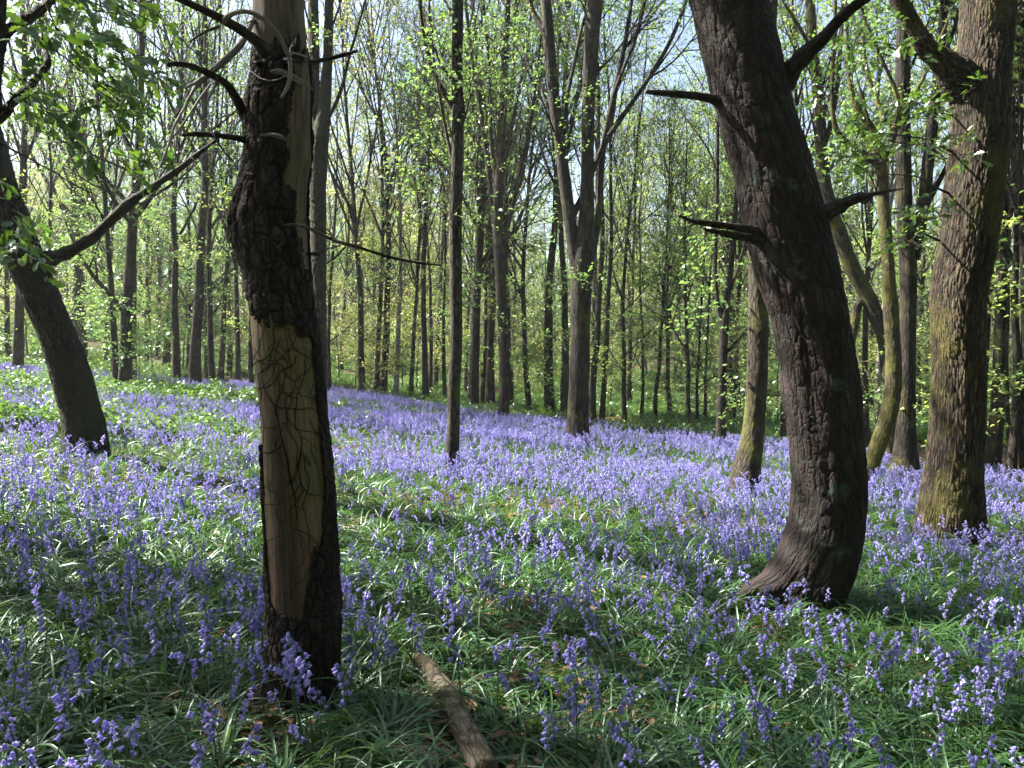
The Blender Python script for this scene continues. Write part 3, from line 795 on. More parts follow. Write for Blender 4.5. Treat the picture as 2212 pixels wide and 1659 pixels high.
mb = MB(); mb.add(V, ring_quads(rows, K).reshape(-1, 4), 0, co)
P2, R2 = pxpath([(2147, -115, 118), (2155, -400, 112), (2170, -900, 96), (2150, -1700, 60), (2140, -2200, 26)], do); P2, R2 = resample(P2, R2, 40); mb.tubes(P2, R2, 24)
o = mb.build('trunk', M['oak_bark'], oak); reloc(o, oak)
branch(oak, 'limb', [(2085, 185, 66), (2057, 150, 56), (2035, 131, 48), (2008, 112, 44), (1990, 86, 40), (1977, 62, 36), (1960, 30, 33), (1945, 0, 31), (1925, -60, 30), (1880, -200, 24), (1800, -420, 14)], do, list(np.linspace(-.02, -.6, 11)), 'oak_bark', K=40, n=160, knob=0.03)
crown_for(oak, (P2, R2), [M['branch_bark'], M['leaf_near']], 0.09, 2, 20, (2.0, 4.0))

# ---- leaning tree on the left
dl = 9.6
LX = (188 - CX) / F * dl
TREES.append((LX, dl, 0.36))
ltree = empty('leaning_tree', (LX, dl, float(H(LX, dl))), 'dark mossy leaning tree with one long bare limb, on the left of the bluebells', 'tree')
TL = [(-1900, -520, -480), (-900, -420, -350), (0, -190, -110), (200, -115, -30), (300, -85, 5), (391, -50, 30), (427, -38, 45), (462, -26, 58), (498, -13, 71), (544, 5, 88), (569, 14, 98), (623, 40, 119), (658, 57, 135), (694, 74, 152), (729, 90, 166), (765, 101, 181), (800, 110, 192), (836, 119, 203), (871, 128, 213), (907, 137, 222), (960, 140, 231), (990, 134, 235), (1014, 128, 236), (1080, 118, 240)]
rows, K = 420, 120
V, Nn, co, PH, Y = outline_trunk(TL, dl, K, rows, 50, [(-1.2, .45, 1020, 35, 14), (.9, .45, 1030, 35, 10)])
V = V + Nn * (0.012 * vnoise(PH * 3, Y * 0.02, 1., 71))[..., None]
mb = MB(); mb.add(V, ring_quads(rows, K).reshape(-1, 4), 0, co)
o = mb.build('trunk', M['left_bark'], ltree); reloc(o, ltree)
branch(ltree, 'limb', [(45, 548, 40), (70, 560, 36), (100, 562, 29), (142, 548, 26), (170, 533, 24), (199, 515, 23), (242, 473, 22), (270, 448, 23), (288, 430, 21), (305, 421, 17), (338, 398, 15), (391, 363, 14), (434, 327, 10), (448, 318, 9), (462, 306, 5), (480, 290, 2)], dl, list(np.linspace(-.2, -.5, 16)), 'branch_bark', K=16, n=80,
       twigs=[([(280, 437, 14), (284, 424, 12), (295, 420, 5)], -.35), ([(390, 363, 4), (410, 330, 3), (430, 290, 2)], -.4), ([(330, 405, 4), (370, 345, 3), (398, 300, 2), (420, 240, 1)], -.4), ([(240, 474, 4), (265, 440, 3), (300, 395, 2)], -.35)])
Pl, Rl = pxpath([(-50, 300, 70), (-150, 0, 66), (-385, -900, 50), (-500, -1900, 26)], dl); Pl, Rl = resample(Pl, Rl, 30)
Pl, Rl = pxpath([(-50, 100, 70), (-150, -200, 66), (-330, -900, 56), (-430, -1500, 44), (-500, -1900, 26)], dl); Pl, Rl = resample(Pl, Rl, 30)
crown_for(ltree, (Pl, Rl), [M['branch_bark'], M['leaf_near']], 0.10, 3, 30, (2.2, 4.8), nleaf=8)


# ------------------------------------------------------------------ lobed leaves for near sprays
def lobed_leaves(mb, pos, direc, size, m=1, flat=0.7):
    """oak-like leaves: two lobed halves folded along the midrib"""
    n = len(pos)
    tx = np.array([0, .18, .30, .42, .55, .66, .80, .9, 1.0]); wy = np.array([.02, .12, .08, .22, .14, .26, .14, .18, .0])
    d = unit(direc); nrm = unit(UP[None] * flat + RS.normal(0, .5, (n, 3))); s = unit(np.cross(d, nrm)); nn = np.cross(s, d)
    L = (size * RS.uniform(.6, 1.2, n))[:, None, None]
    curve = -0.18 * tx ** 2
    c = pos[:, None] + d[:, None] * (tx[None, :, None] * L) + nn[:, None] * (curve[None, :, None] * L)
    l = c + s[:, None] * (wy[None, :, None] * L) + nn[:, None] * (wy[None, :, None] * L * .3)
    r = c - s[:, None] * (wy[None, :, None] * L) + nn[:, None] * (wy[None, :, None] * L * .3)
    V = np.concatenate([c, l, r], 1); k = len(tx); q = []
    for i in range(k - 1):
        q.append((i, i + 1, k + i + 1, k + i)); q.append((i, 2 * k + i, 2 * k + i + 1, i + 1))
    Q = (np.array(q)[None] + (np.arange(n) * 3 * k)[:, None, None]).reshape(-1, 4)
    mb.add(V.reshape(-1, 3), Q, m, tint=np.repeat(RS.uniform(0, 1, n), 3 * k))


def spray(mb, P0, D0, L, nl, size, droop=-0.25, m=1):
    """leafy twigs: P0 (k,3), D0 (k,3)"""
    k = len(P0)
    T = grow(P0, D0, L, 8, droop, 0.12)
    mb.tubes(T, np.full(k, .004)[:, None] * np.linspace(1, .4, 8)[None], 5, 0, tip=False)
    idx = np.repeat(np.arange(k), nl); t = RS.uniform(.15, 1, len(idx)) ** 0.7
    p, d = at_param(T[idx], t)
    ld = unit(rot_away(d, RS.uniform(.4, 1.2, len(idx))) * np.array([1, 1, .6]) - UP * .2)
    lobed_leaves(mb, p + RS.normal(0, .02, p.shape), ld, np.full(len(idx), size), m)


# ---- oak at the top-left corner, its trunk just outside the frame
dn = 5.6
NX = (-60 - CX) / F * dn
ctree = empty('overhanging_tree', (NX, dn, float(H(NX, dn))), 'tree at the top left corner with dark green lobed leaves hanging into view', 'tree')
TREES.append((NX, dn, 0.2))
P, R = pxpath([(-70, 1300, 90), (-60, 1000, 70), (-40, 500, 60), (-30, 250, 52), (-14, 60, 46), (-4, -60, 40), (30, -500, 30), (60, -1000, 22), (80, -2000, 8)], dn)
P, R = resample(P, R, 80); mb = MB(); mb.tubes(P, R * (1 + .05 * RS.normal(0, 1, 80)), 24)
o = mb.build('trunk', M['left_bark'], ctree); reloc(o, ctree)
branch(ctree, 'limb', [(-40, 265, 26), (0, 254, 24), (21, 227, 20), (43, 206, 18), (67, 185, 17), (92, 153, 16), (108, 132, 15), (99, 107, 10), (90, 92, 6)], dn, list(np.linspace(0, .4, 9)), 'left_bark', K=14, n=50, knob=.12)
branch(ctree, 'limb', [(-20, 110, 34), (10, 70, 26), (45, 48, 23), (80, 28, 22), (110, 0, 20), (160, -50, 16), (240, -110, 8)], dn, list(np.linspace(0, .3, 7)), 'left_bark', K=14, n=50, knob=.1)
branch(ctree, 'limb', [(100, 10, 5), (130, 80, 4.5), (175, 150, 4), (215, 200, 3), (235, 235, 2)], dn, list(np.linspace(.1, .0, 5)), 'left_bark', K=8, n=30)
mb = MB(); st = []; dr = []
for (x0, y0, x1, y1, k, sx) in [(60, -60, 300, -10, 34, 1.0), (120, 30, 300, 150, 26, .9), (10, 120, 120, 260, 16, .3), (-40, 330, 60, 520, 16, .35), (180, 150, 260, 270, 14, .6), (30, -40, 120, 90, 14, .4), (-40, 60, 40, 200, 10, .2), (150, 250, 250, 330, 5, .5)]:
    for _ in range(k):
        a = RS.random(); dd = dn + RS.uniform(-.5, .9)
        st.append(at(x0 + (x1 - x0) * a + RS.normal(0, 14), y0 + (y1 - y0) * a + RS.normal(0, 14), dd)); dr.append((RS.normal(sx, .5), RS.normal(0, .5), RS.normal(-.35, .3)))
st = np.array(st); dr = np.array(dr)
spray(mb, st, dr, RS.uniform(.2, .45, len(st)), 9, .105)
P0 = np.array([at(x, y, dn) for x, y in [(40, -60), (100, -40), (170, -50), (60, 60), (120, 60), (20, 200), (-20, 300)]])
T = grow(P0, np.array([(.8, .2, -.5)] * 7) + RS.normal(0, .2, (7, 3)), np.full(7, .8), 12, -.3, .08); mb.tubes(T, np.full(7, .008)[:, None] * np.linspace(1, .4, 12)[None], 6)
o = mb.build('leaf_sprays', [M['branch_bark'], M['leaf_near']], ctree); reloc(o, ctree)

Pn, Rn = pxpath([(-4, -60, 40), (10, -250, 36), (30, -500, 30), (60, -1000, 22), (80, -2000, 8)], dn); Pn, Rn = resample(Pn, Rn, 30)
crown_for(ctree, (Pn, Rn), [M['branch_bark'], M['leaf_near']], 0.10, 4, 34, (2.0, 4.2), nleaf=8)

# oak leaf sprays in front of the right-hand trees: part of the oak
mb = MB(); st = []; dr = []
for (x, y, k) in [(1790, 200, 6), (1870, 255, 8), (1900, 330, 10), (1830, 350, 9), (1790, 320, 5), (1935, 300, 8), (1975, 215, 7), (2000, 60, 6), (2010, 250, 8), (2030, 440, 6), (1990, 470, 8), (1960, 520, 5), (2110, 175, 3), (2100, 275, 3), (2060, 330, 4), (1780, 110, 5), (1850, 90, 6), (1930, 120, 6), (1985, 330, 6)]:
    for _ in range(k):
        st.append(at(x + RS.normal(0, 18), y + RS.normal(0, 14), do - RS.uniform(.9, 1.8))); dr.append((RS.normal(-.5, .6), RS.normal(0, .4), RS.normal(0, .3)))
st = np.array(st); dr = np.array(dr)
spray(mb, st, dr, RS.uniform(.15, .35, len(st)), 6, .085, -.1)
tw = [([(2060, 330, 6), (2000, 300, 4), (1940, 290, 3), (1880, 300, 2)], -1.2), ([(2055, 420, 6), (2010, 400, 4), (1985, 380, 3), (1900, 375, 2), (1815, 372, 1.2)], -1.2), ([(2030, 520, 5), (1985, 500, 4), (1955, 540, 2)], -1.1), ([(2010, 114, 6), (1960, 120, 4), (1900, 90, 3), (1840, 95, 2)], -1.), ([(2120, 175, 4), (2100, 180, 3), (2080, 178, 2)], -.7), ([(2058, 250, 5), (2010, 240, 3), (1960, 210, 2)], -1.2)]
for tp, e in tw:
    Q, r2 = pxpath(tp, do, e); Q, r2 = resample(Q, r2, 20, 1); mb.tubes(Q, r2, 6)
o = mb.build('leaf_sprays', [M['branch_bark'], M['leaf_near']], oak); reloc(o, oak)

# ------------------------------------------------------------------ middle trees traced one by one
BGT = []            # every tree of the wood that gets its label from its place: (object, px, distance)


def traced(name, label, pts, limbs=(), d=None, bark='mid_bark', top=13.0, K=20, leaf='leaf_mid', nl=14, L=(1.5, 3.2), ls=.085, seed=0, low=0, bury=22, dys=0.0, crown=True, h0=.45):
    if d is None:
        d = 14.
        for _ in range(6): d = ground_hit(pts[0][0], pts[0][1] + (.27 * F / d if bury > 15 else .12 * F / d))
    px = pts[0][0]; x0 = (px - CX) / F * d; z0 = float(H(x0, d))
    root = empty(name, (x0, d, z0), label, 'tree')
    P, R = pxpath(pts, d, dys)
    P = np.vstack([[P[0] - UP * max(.05, P[0][2] - z0 + .25)], P]); R = np.concatenate([[R[0] * 1.35], R])
    dirn = unit(P[-1] - P[-3]); k = max(1.0, (top - P[-1][2]) / max(.4, dirn[2]))
    P = np.vstack([P, P[-1] + dirn * k * .5 + UP * k * .03, P[-1] + dirn * k * .9 + UP * k * .1]); R = np.concatenate([R, [R[-1] * .6, .02]])
    n = max(60, int(top / .05)); P, R = resample(P, R, n, 3)
    R = R * (1 + .06 * gsmooth(RS.normal(0, 1, n), 3))
    mb = MB(); mb.tubes(P, R, K); o = mb.build('trunk', M[bark], root); reloc(o, root)
    tips = [(P[int(n * h0):], R[int(n * h0):])]
    for lp in limbs:
        Q, r2 = pxpath(lp, d, RS.uniform(-.5, .5) if len(lp) > 2 else 0)
        e = unit(Q[-1] - Q[-2]); Q = np.vstack([Q, Q[-1] + e * 1.2 + UP * .3, Q[-1] + e * 2.4 + UP * .9]); r2 = np.concatenate([r2, [r2[-1] * .6, .008]])
        Q, r2 = resample(Q, r2, 50, 2); r2 = r2 * (1 + .05 * gsmooth(RS.normal(0, 1, 50), 1))
        m2 = MB(); m2.tubes(Q, r2, 12); o = m2.build('limb', M[bark], root); reloc(o, root)
        tips.append((Q[12:], r2[12:]))
    if crown:
        cr = MB()
        for j, (Q, r2) in enumerate(tips):
            q = nl if j == 0 else max(4, nl // 3)
            hs = np.sort(RS.uniform(.05, .98, q))
            G, rr = make_limbs(Q, r2, hs, RS.uniform(L[0], L[1], q), RS.uniform(.4, .9, q), .7, .06, 10)
            rl = np.minimum(rr * .5, .03); cr.tubes(G, rl[:, None] * np.linspace(1, .2, 10)[None], 5, tip=False)
            foliage(cr, cr, G, rl, 5, 4, 6, lsize=ls, t0=.25)
        if low:
            hs = RS.uniform(.12, .6, low)
            G, rr = make_limbs(P, R, hs, RS.uniform(.5, 1.4, low), RS.uniform(.9, 1.4, low), .2, .08, 8)
            cr.tubes(G, np.full(low, .009)[:, None] * np.linspace(1, .3, 8)[None], 4, tip=False)
            foliage(cr, cr, G, np.full(low, .009), 4, 3, 5, lsize=ls, t0=.2, updir=0., flat=1.1)
        o = cr.build('crown', [M[bark], M[leaf]], root); reloc(o, root)
    TREES.append((x0, d, R[2] * 1.1))
    return root


traced('slim_tree', 'slim straight trunk with a sunlit pale lower half, alone in the bluebells', [(976, 985, 30), (980, 925, 28), (980, 836, 26), (984, 790, 27), (986, 729, 27), (985, 640, 26), (984, 552, 27), (983, 480, 28), (988, 356, 27), (989, 249, 26), (987, 142, 25), (989, 0, 25), (990, -150, 23)],
       [[(984, 240, 16), (969, 212, 14), (950, 190, 12), (937, 167, 11), (920, 117, 10), (909, 36, 9), (906, -10, 8)], [(985, 380, 8), (967, 300, 7), (950, 215, 6), (935, 120, 5), (928, 20, 4)]], bark='sun_tinted_bark', top=10, low=3, ls=.075, nl=6, L=(.5, 1.3))
traced('twin_stemmed_tree', 'large tree forking into two tall stems above the bluebell edge', [(1247, 935, 52), (1249, 880, 46), (1252, 800, 44), (1254, 729, 41), (1254, 650, 43), (1258, 590, 50), (1262, 540, 48), (1267, 480, 34), (1269, 391, 29), (1269, 284, 28), (1273, 178, 29), (1279, 71, 32), (1286, 0, 36), (1290, -60, 26)],
       [[(1250, 620, 30), (1244, 560, 30), (1238, 520, 29), (1231, 480, 28), (1220, 391, 26), (1211, 320, 24), (1201, 249, 25), (1193, 178, 25), (1186, 89, 25), (1179, 0, 24)],
        [(1236, 470, 14), (1247, 451, 14), (1268, 402, 14), (1289, 341, 13), (1314, 291, 12), (1357, 235, 11), (1401, 171, 10), (1450, 90, 9), (1480, 10, 8)],
        [(1190, 85, 20), (1172, 60, 17), (1151, 32, 13), (1140, -10, 10)], [(1222, 290, 9), (1223, 220, 9), (1231, 180, 8), (1244, 120, 8), (1255, 60, 7), (1268, 25, 6)],
        [(1278, 560, 16), (1290, 500, 15), (1296, 420, 14), (1300, 330, 13), (1318, 240, 12), (1345, 120, 10), (1365, 0, 8)], [(1300, 330, 8), (1325, 200, 8), (1372, 90, 7), (1395, 0, 6)]], K=28, bark='mid_bark', top=15, low=4, nl=16)
traced('forked_tree', 'dark tree with several close upright branches, left of the twin-stemmed tree', [(1088, 893, 25), (1090, 800, 23), (1086, 694, 22), (1080, 569, 24), (1075, 500, 23), (1076, 427, 22), (1081, 320, 20), (1087, 213, 18), (1092, 107, 16), (1096, 0, 14)],
       [[(1076, 520, 12), (1065, 470, 12), (1055, 355, 11), (1037, 231, 10), (1022, 142, 9), (1008, 30, 8)], [(1078, 430, 8), (1095, 330, 8), (1118, 210, 7), (1140, 90, 6), (1150, 0, 5)], [(1080, 560, 9), (1103, 470, 8), (1125, 370, 7), (1150, 250, 6), (1165, 120, 5)], [(1072, 400, 9), (1060, 300, 8), (1060, 180, 7), (1048, 50, 6)]], low=6, top=15)
traced('forked_tree', 'dark tree with two stems rising close behind the dead pine', [(690, 868, 34), (692, 800, 30), (690, 700, 32), (688, 600, 34), (688, 500, 36), (686, 400, 38), (690, 300, 40), (700, 240, 30), (707, 150, 22), (710, 60, 20), (711, 0, 19)],
       [[(684, 330, 26), (680, 250, 24), (678, 150, 26), (677, 50, 26), (676, -10, 24)], [(700, 270, 9), (722, 235, 9), (740, 190, 8), (752, 130, 7), (770, 70, 6), (790, 0, 5)], [(712, 70, 6), (728, 30, 5), (740, -10, 4)]], d=15.5, bark='left_bark', top=13, low=2, nl=6, L=(.8, 1.8))
traced('forked_tree', 'brown tree forking into a tall narrow V left of the curved pine', [(1557, 945, 24), (1558, 880, 20), (1561, 800, 19), (1563, 729, 19), (1565, 690, 20), (1572, 640, 14), (1578, 587, 12), (1585, 516, 11), (1590, 440, 10), (1594, 330, 8), (1596, 200, 7)],
       [[(1563, 705, 14), (1552, 670, 10), (1546, 640, 9), (1544, 587, 9), (1546, 516, 9), (1549, 400, 9), (1550, 280, 8), (1552, 160, 6)], [(1567, 762, 8), (1585, 745, 7), (1612, 715, 6), (1630, 690, 4)], [(1580, 620, 6), (1597, 570, 6), (1610, 520, 5)], [(1549, 375, 5), (1535, 330, 4), (1505, 285, 3), (1480, 255, 2)]], low=3, top=11, nl=10)
traced('mossy_tree', 'stout tree with a yellow mossy flared foot, half hidden by the curved pine', [(1606, 1050, 76), (1612, 1012, 62), (1621, 978, 52), (1628, 930, 46), (1632, 880, 45), (1635, 836, 43), (1638, 729, 44), (1638, 622, 42), (1636, 516, 40), (1640, 400, 38), (1650, 250, 34), (1660, 100, 30)], bark='foot_bark', K=30, top=13, low=5, bury=10)
mroot = traced('mossy_tree', 'curved tree coated in bright green moss beside the oak, branching into upswept limbs', [(1872, 1035, 36), (1878, 1015, 35), (1890, 978, 36), (1912, 925, 37), (1926, 871, 37), (1931, 818, 35), (1930, 747, 31), (1926, 701, 32), (1925, 672, 36), (1922, 640, 30), (1919, 587, 27), (1915, 516, 26), (1908, 440, 25), (1905, 391, 26), (1904, 350, 30), (1893, 320, 22), (1888, 277, 20), (1866, 258, 17), (1844, 224, 13), (1834, 171, 10), (1830, 71, 8), (1828, 0, 7)],
               [[(1903, 360, 20), (1883, 338, 17), (1856, 327, 17), (1830, 316, 16), (1812, 303, 14), (1802, 295, 12), (1796, 249, 10), (1798, 142, 10), (1803, 53, 9), (1805, -20, 8)], [(1905, 350, 24), (1919, 320, 22), (1928, 290, 19), (1938, 262, 14), (1951, 242, 11), (1979, 199, 10), (1996, 165, 9), (2008, 142, 7)],
                [(1910, 262, 12), (1906, 249, 12), (1893, 215, 11), (1880, 188, 10), (1868, 140, 9), (1864, 90, 8), (1864, 20, 7)], [(1935, 265, 12), (1945, 215, 10), (1930, 180, 9), (1900, 120, 8)]], bark='moss_bark', K=24, top=9, nl=6, L=(.6, 1.4), bury=8)
traced('dark_tree', 'tall dark tree with two stems directly behind the curved mossy tree', [(1955, 1005, 60), (1955, 975, 48), (1957, 925, 40), (1960, 836, 33), (1961, 729, 32), (1962, 640, 34), (1962, 560, 36), (1955, 500, 32), (1953, 400, 31), (1949, 250, 31), (1951, 107, 30), (1955, 0, 28)],
       [[(1972, 560, 26), (1985, 500, 25), (1998, 430, 24), (2004, 350, 24), (2014, 280, 22), (2024, 180, 20), (2036, 60, 18)], [(1992, 470, 12), (2012, 420, 12), (2035, 380, 11), (2055, 340, 9)], [(2024, 180, 9), (2040, 120, 9), (2062, 60, 8), (2080, 0, 6)]], K=24, bark='mid_bark', top=13, low=3)
traced('leaning_tree', 'bent tree leaning left between the curved pine and the curved mossy tree', [(1925, 980, 30), (1920, 820, 30), (1910, 729, 28), (1894, 687, 33), (1882, 655, 34), (1869, 630, 34), (1844, 587, 32), (1825, 540, 31), (1816, 505, 31), (1795, 462, 30), (1780, 391, 28), (1773, 320, 27), (1769, 213, 25), (1756, 107, 22), (1750, 0, 20)],
       [[(1873, 635, 16), (1852, 655, 18), (1848, 690, 20)], [(1775, 330, 12), (1790, 290, 11), (1805, 220, 10), (1815, 120, 9), (1822, 0, 8)], [(1760, 130, 10), (1740, 80, 9), (1715, 40, 8), (1690, 0, 7)]], d=16.5, bark='foot_bark', K=22, top=12, nl=8, low=2)

# ------------------------------------------------------------------ middle trees set out by base point, girth and lean
MID = [  # px, py, width, lean px at the top, style, height
    (38, 799, 19, -22, 'B', 15), (101, 794, 9, 5, 'B', 12), (172, 770, 24, -6, 'A', 16), (253, 836, 13, -20, 'A', 14), (268, 839, 24, 8, 'C', 14), (287, 824, 13, 2, 'B', 15), (357, 794, 14, 6, 'B', 15), (384, 821, 15, -8, 'A', 15),
    (421, 829, 22, -6, 'B', 16), (459, 827, 13, -4, 'A', 14), (477, 812, 11, 25, 'B', 13), (510, 824, 11, 6, 'A', 14), (406, 790, 10, 4, 'B', 14), (491, 800, 9, -8, 'B', 14), (541, 824, 10, 0, 'B', 14),
    (712, 841, 9, 0, 'S', 11), (779, 849, 14, -26, 'B', 14), (812, 849, 11, -10, 'A', 14), (827, 851, 15, -40, 'B', 15), (853, 854, 11, -16, 'birch', 14), (887, 859, 9, 4, 'A', 13), (920, 864, 13, -6, 'B', 14), (941, 831, 10, 6, 'B', 14), (961, 866, 8, -30, 'B', 12),
    (1006, 834, 8, 0, 'B', 13), (1023, 886, 21, -16, 'A', 15), (1040, 879, 9, 12, 'A', 13), (1053, 879, 13, 4, 'A', 14), (1060, 881, 17, 36, 'B', 13), (1105, 888, 12, 22, 'A', 14), (1142, 893, 12, 30, 'A', 13), (1187, 898, 20, 26, 'B', 15), (1220, 901, 17, 8, 'B', 14),
    (1277, 913, 14, 6, 'B', 15), (1300, 913, 11, 8, 'B', 14), (1351, 913, 10, 30, 'S', 12), (1386, 903, 7, 12, 'S', 9), (1415, 912, 9, 24, 'B', 10), (1448, 903, 10, -4, 'A', 9.5), (1493, 932, 10, -8, 'S', 9), (1509, 911, 7, 10, 'S', 9), (1524, 909, 7, 8, 'S', 9), (1582, 912, 13, 40, 'A', 12),
    (1600, 905, 9, 10, 'A', 13), (1695, 955, 20, 0, 'B', 12), (1873, 955, 13, -6, 'B', 13), (1896, 921, 13, 2, 'birch', 14), (1978, 880, 12, 12, 'B', 13), (2128, 1012, 21, 14, 'B', 14), (2144, 1024, 27, 48, 'A', 14), (2189, 1034, 17, 26, 'A', 13), (2181, 1018, 9, 6, 'B', 12), (2212, 1034, 18, 20, 'A', 13),
]
STY = {'A': STY_A, 'B': STY_B, 'C': STY_C, 'S': STY_S, 'birch': STY_B}
LEAFS = ['leaf_far', 'leaf_mid', 'leaf_far', 'leaf_yellow']
for i, (px, py, w, lean, st, h) in enumerate(MID):
    d = ground_hit(px, py + 12); x = (px - CX) / F * d; z = float(H(x, d))
    r = w * d / F / 2
    ftop = (EYE + d * .45) - z
    sty = dict(STY[st]); sty['leaf'] = sty['leaf'] - (3 if px < 560 else 0); sty['limbs'] = int(sty['limbs'] * (.7 if px < 560 else 1))
    tk, cr = generic_tree(h * (1.1 if d > 25 else 1), r * 1.12, 100 + i, sty, (lean / F * d / max(h, 1) * 1.2, 0))
    nm = {'A': 'woodland_tree', 'B': 'woodland_tree', 'C': 'leafy_tree', 'S': 'sapling_tree', 'birch': 'pale_barked_tree'}[st]
    t = empty(nm, (x, d, z), None, 'tree', 'slim trees standing behind the bluebells')
    tk.build('trunk', M['birch_bark' if st == 'birch' else 'far_bark' if w < 14 else 'mid_bark'], t)
    lm = 'leaf_mid' if st == 'C' else ('leaf_yellow' if 560 < px < 960 and i % 2 == 0 else LEAFS[i % 2])
    cr.build('crown', [M['far_bark'], M[lm]], t)
    t.rotation_euler[2] = 0
    TREES.append((x, d, r * 1.3)); BGT.append((t, px, d))

# ------------------------------------------------------------------ the wood behind: copies of a few kinds
KINDS = []
for k, (sty, h, r, lm) in enumerate([(STY_A, 15, .13, 'leaf_far'), (STY_A, 17, .16, 'leaf_mid'), (STY_B, 16, .12, 'leaf_far'), (STY_B, 18, .17, 'leaf_far'), (STY_C, 13, .11, 'leaf_mid'), (STY_C, 15, .13, 'leaf_far'), (STY_A, 14, .10, 'leaf_yellow'), (STY_C, 12, .10, 'leaf_yellow')]):
    tk, cr = generic_tree(h, r, 500 + k, sty, (RS.uniform(-.04, .04), RS.uniform(-.04, .04)))
    KINDS.append((tk.build('trunk', M['far_bark'], None, link=False), cr.build('crown', [M['far_bark'], M[lm]], None, link=False), h))


def copy_kind(k, name, x, y, z, rz, s, sz, label, group, cat='tree'):
    t = empty(name, (x, y, z), label, cat, group)
    t.rotation_euler[2] = rz; t.scale = (s, s, sz)
    for src in KINDS[k][:2]:
        c = src.copy(); COL.objects.link(c); c.parent = t
    return t


def gap_limit(px):
    """how high (photo y) the wood may reach, leaving the patches of open sky"""
    if 1385 < px < 1500: return 300
    if 1360 < px < 1525: return 200
    if 855 < px < 945: return 150
    return -999


placed = [(a, b) for a, b, _ in TREES]
cnt = 0; tries = 0
while cnt < 84 and tries < 6000:
    tries += 1
    d = 24 + 44 * RS.random() ** 0.8; px = RS.uniform(-120, 2330)
    x = (px - CX) / F * d
    edge = np.interp(px, [-400, 0, 500, 700, 1000, 1250, 1560, 1900, 2212, 2600], [25, 26, 30, 31, 27, 24, 22, 18, 16, 15])
    if d < edge + 2: continue
    if min(math.hypot(x - a, d - b) for a, b in placed) < 1.5: continue
    if float(path_dist(np.array(x), np.array(d))) < 1.3: continue
    k = int(RS.integers(0, 8))
    if px > 1000 and k in (6, 7): k -= 3
    h = KINDS[k][2]; s = RS.uniform(.75, 1.2); sz = s * RS.uniform(.9, 1.15)
    z = float(H(x, d)); lim = gap_limit(px)
    topz = EYE - (lim - CY) / F * d
    if lim > 0:
        sz = min(sz, max(.3, (topz - z) / h)); s = min(s, sz * 1.1)
    if sz < .32: continue
    t = copy_kind(k, 'woodland_tree', x, d, z - .05, RS.uniform(0, 6.28), s, sz, None, 'far trees of the wood')
    BGT.append((t, px, d)); placed.append((x, d)); TREES.append((x, d, .2)); cnt += 1

# young trees with flat leafy sprays under the canopy
SAP = []
for k in range(4):
    tk, cr = generic_tree(4.2, .03, 700 + k, dict(limbs=16, h0=.2, len=5.2, ang=(.9, 1.4), up=.15, sub=6, tw=4, leaf=7, ls=.085, low=0))
    SAP.append((tk.build('stem', M['far_bark'], None, link=False), cr.build('crown', [M['far_bark'], M[['leaf_far', 'leaf_mid', 'leaf_yellow', 'leaf_far'][k]]], None, link=False)))
saps = []
for (px, py, s, k) in [(60, 800, 1., 0), (330, 815, 1.2, 1), (240, 838, .9, 1), (300, 845, .5, 1), (395, 815, 1.1, 0), (500, 815, 1.0, 0), (540, 815, 1., 2), (730, 838, 1.1, 2), (770, 842, .9, 2), (800, 848, 1., 0), (870, 850, 1.1, 2), (900, 850, 1., 0), (930, 846, 1.2, 3), (1040, 870, 1.0, 3), (1110, 880, 1.1, 0), (1140, 885, .9, 3), (1160, 870, 1.2, 1), (1210, 885, 1., 0),
                       (1320, 890, 1., 3), (1365, 885, .9, 0), (1440, 880, .9, 1), (1530, 905, 1., 0), (1590, 905, 1.0, 3), (1680, 940, .9, 0), (1840, 940, 1.1, 0), (1900, 910, 1.2, 3), (1985, 920, 1.2, 0), (2010, 960, 1., 1), (2160, 985, 1.1, 0), (2200, 990, 1., 3), (130, 775, 1.2, 0), (20, 770, 1.1, 3)]:
    d = ground_hit(px, py + 4) + RS.uniform(.5, 4); x = (px - CX) / F * d
    t = empty('sapling', (x, d, float(H(x, d)) - .03), None, 'sapling', 'young trees under the wood')
    t.rotation_euler[2] = RS.uniform(0, 6.28); t.scale = (s, s, s * RS.uniform(.8, 1.1))
    for src in SAP[k]:
        c = src.copy(); COL.objects.link(c); c.parent = t
    saps.append((t, px, d))

# trees standing outside the left edge of the photograph, whose crowns shade the foreground
for (x, y, k, s) in [(-9.5, 6.2, 0, .9), (-12.5, 3.6, 1, .9), (-14, 8.6, 1, 1.), (-18, 6.6, 0, 1.), (-10.5, 1.2, 2, .9), (-16, 1.5, 1, 1.), (-8.6, 5.6, 0, .8), (-7.5, -.5, 0, .9)]:
    t = copy_kind(k, 'woodland_tree', x, y, float(H(x, y)), RS.uniform(0, 6.28), s, s, 'tree of the same wood standing beyond the left edge of the photo', 'trees beyond the left edge')
    TREES.append((x, y, .2))

for (x, y, k, s) in [(-3.5, -3.5, 0, .9), (1.5, -4.5, 1, 1.), (6.5, -1.5, 0, 1.), (8.5, 2.5, 1, .9), (4.5, -7, 0, 1.), (-2, -9, 1, 1.), (11.5, -3, 0, 1.), (13, 4, 1, 1.), (-8, -6, 0, 1.)]:  # unseen trees added behind and beside the camera to cut sky fill
    copy_kind(k, 'woodland_tree', x, y, float(H(x, y)), RS.uniform(0, 6.28), s, s, 'unseen tree of the same wood, added behind the photographer to block sky light', 'unseen trees added behind the photographer')

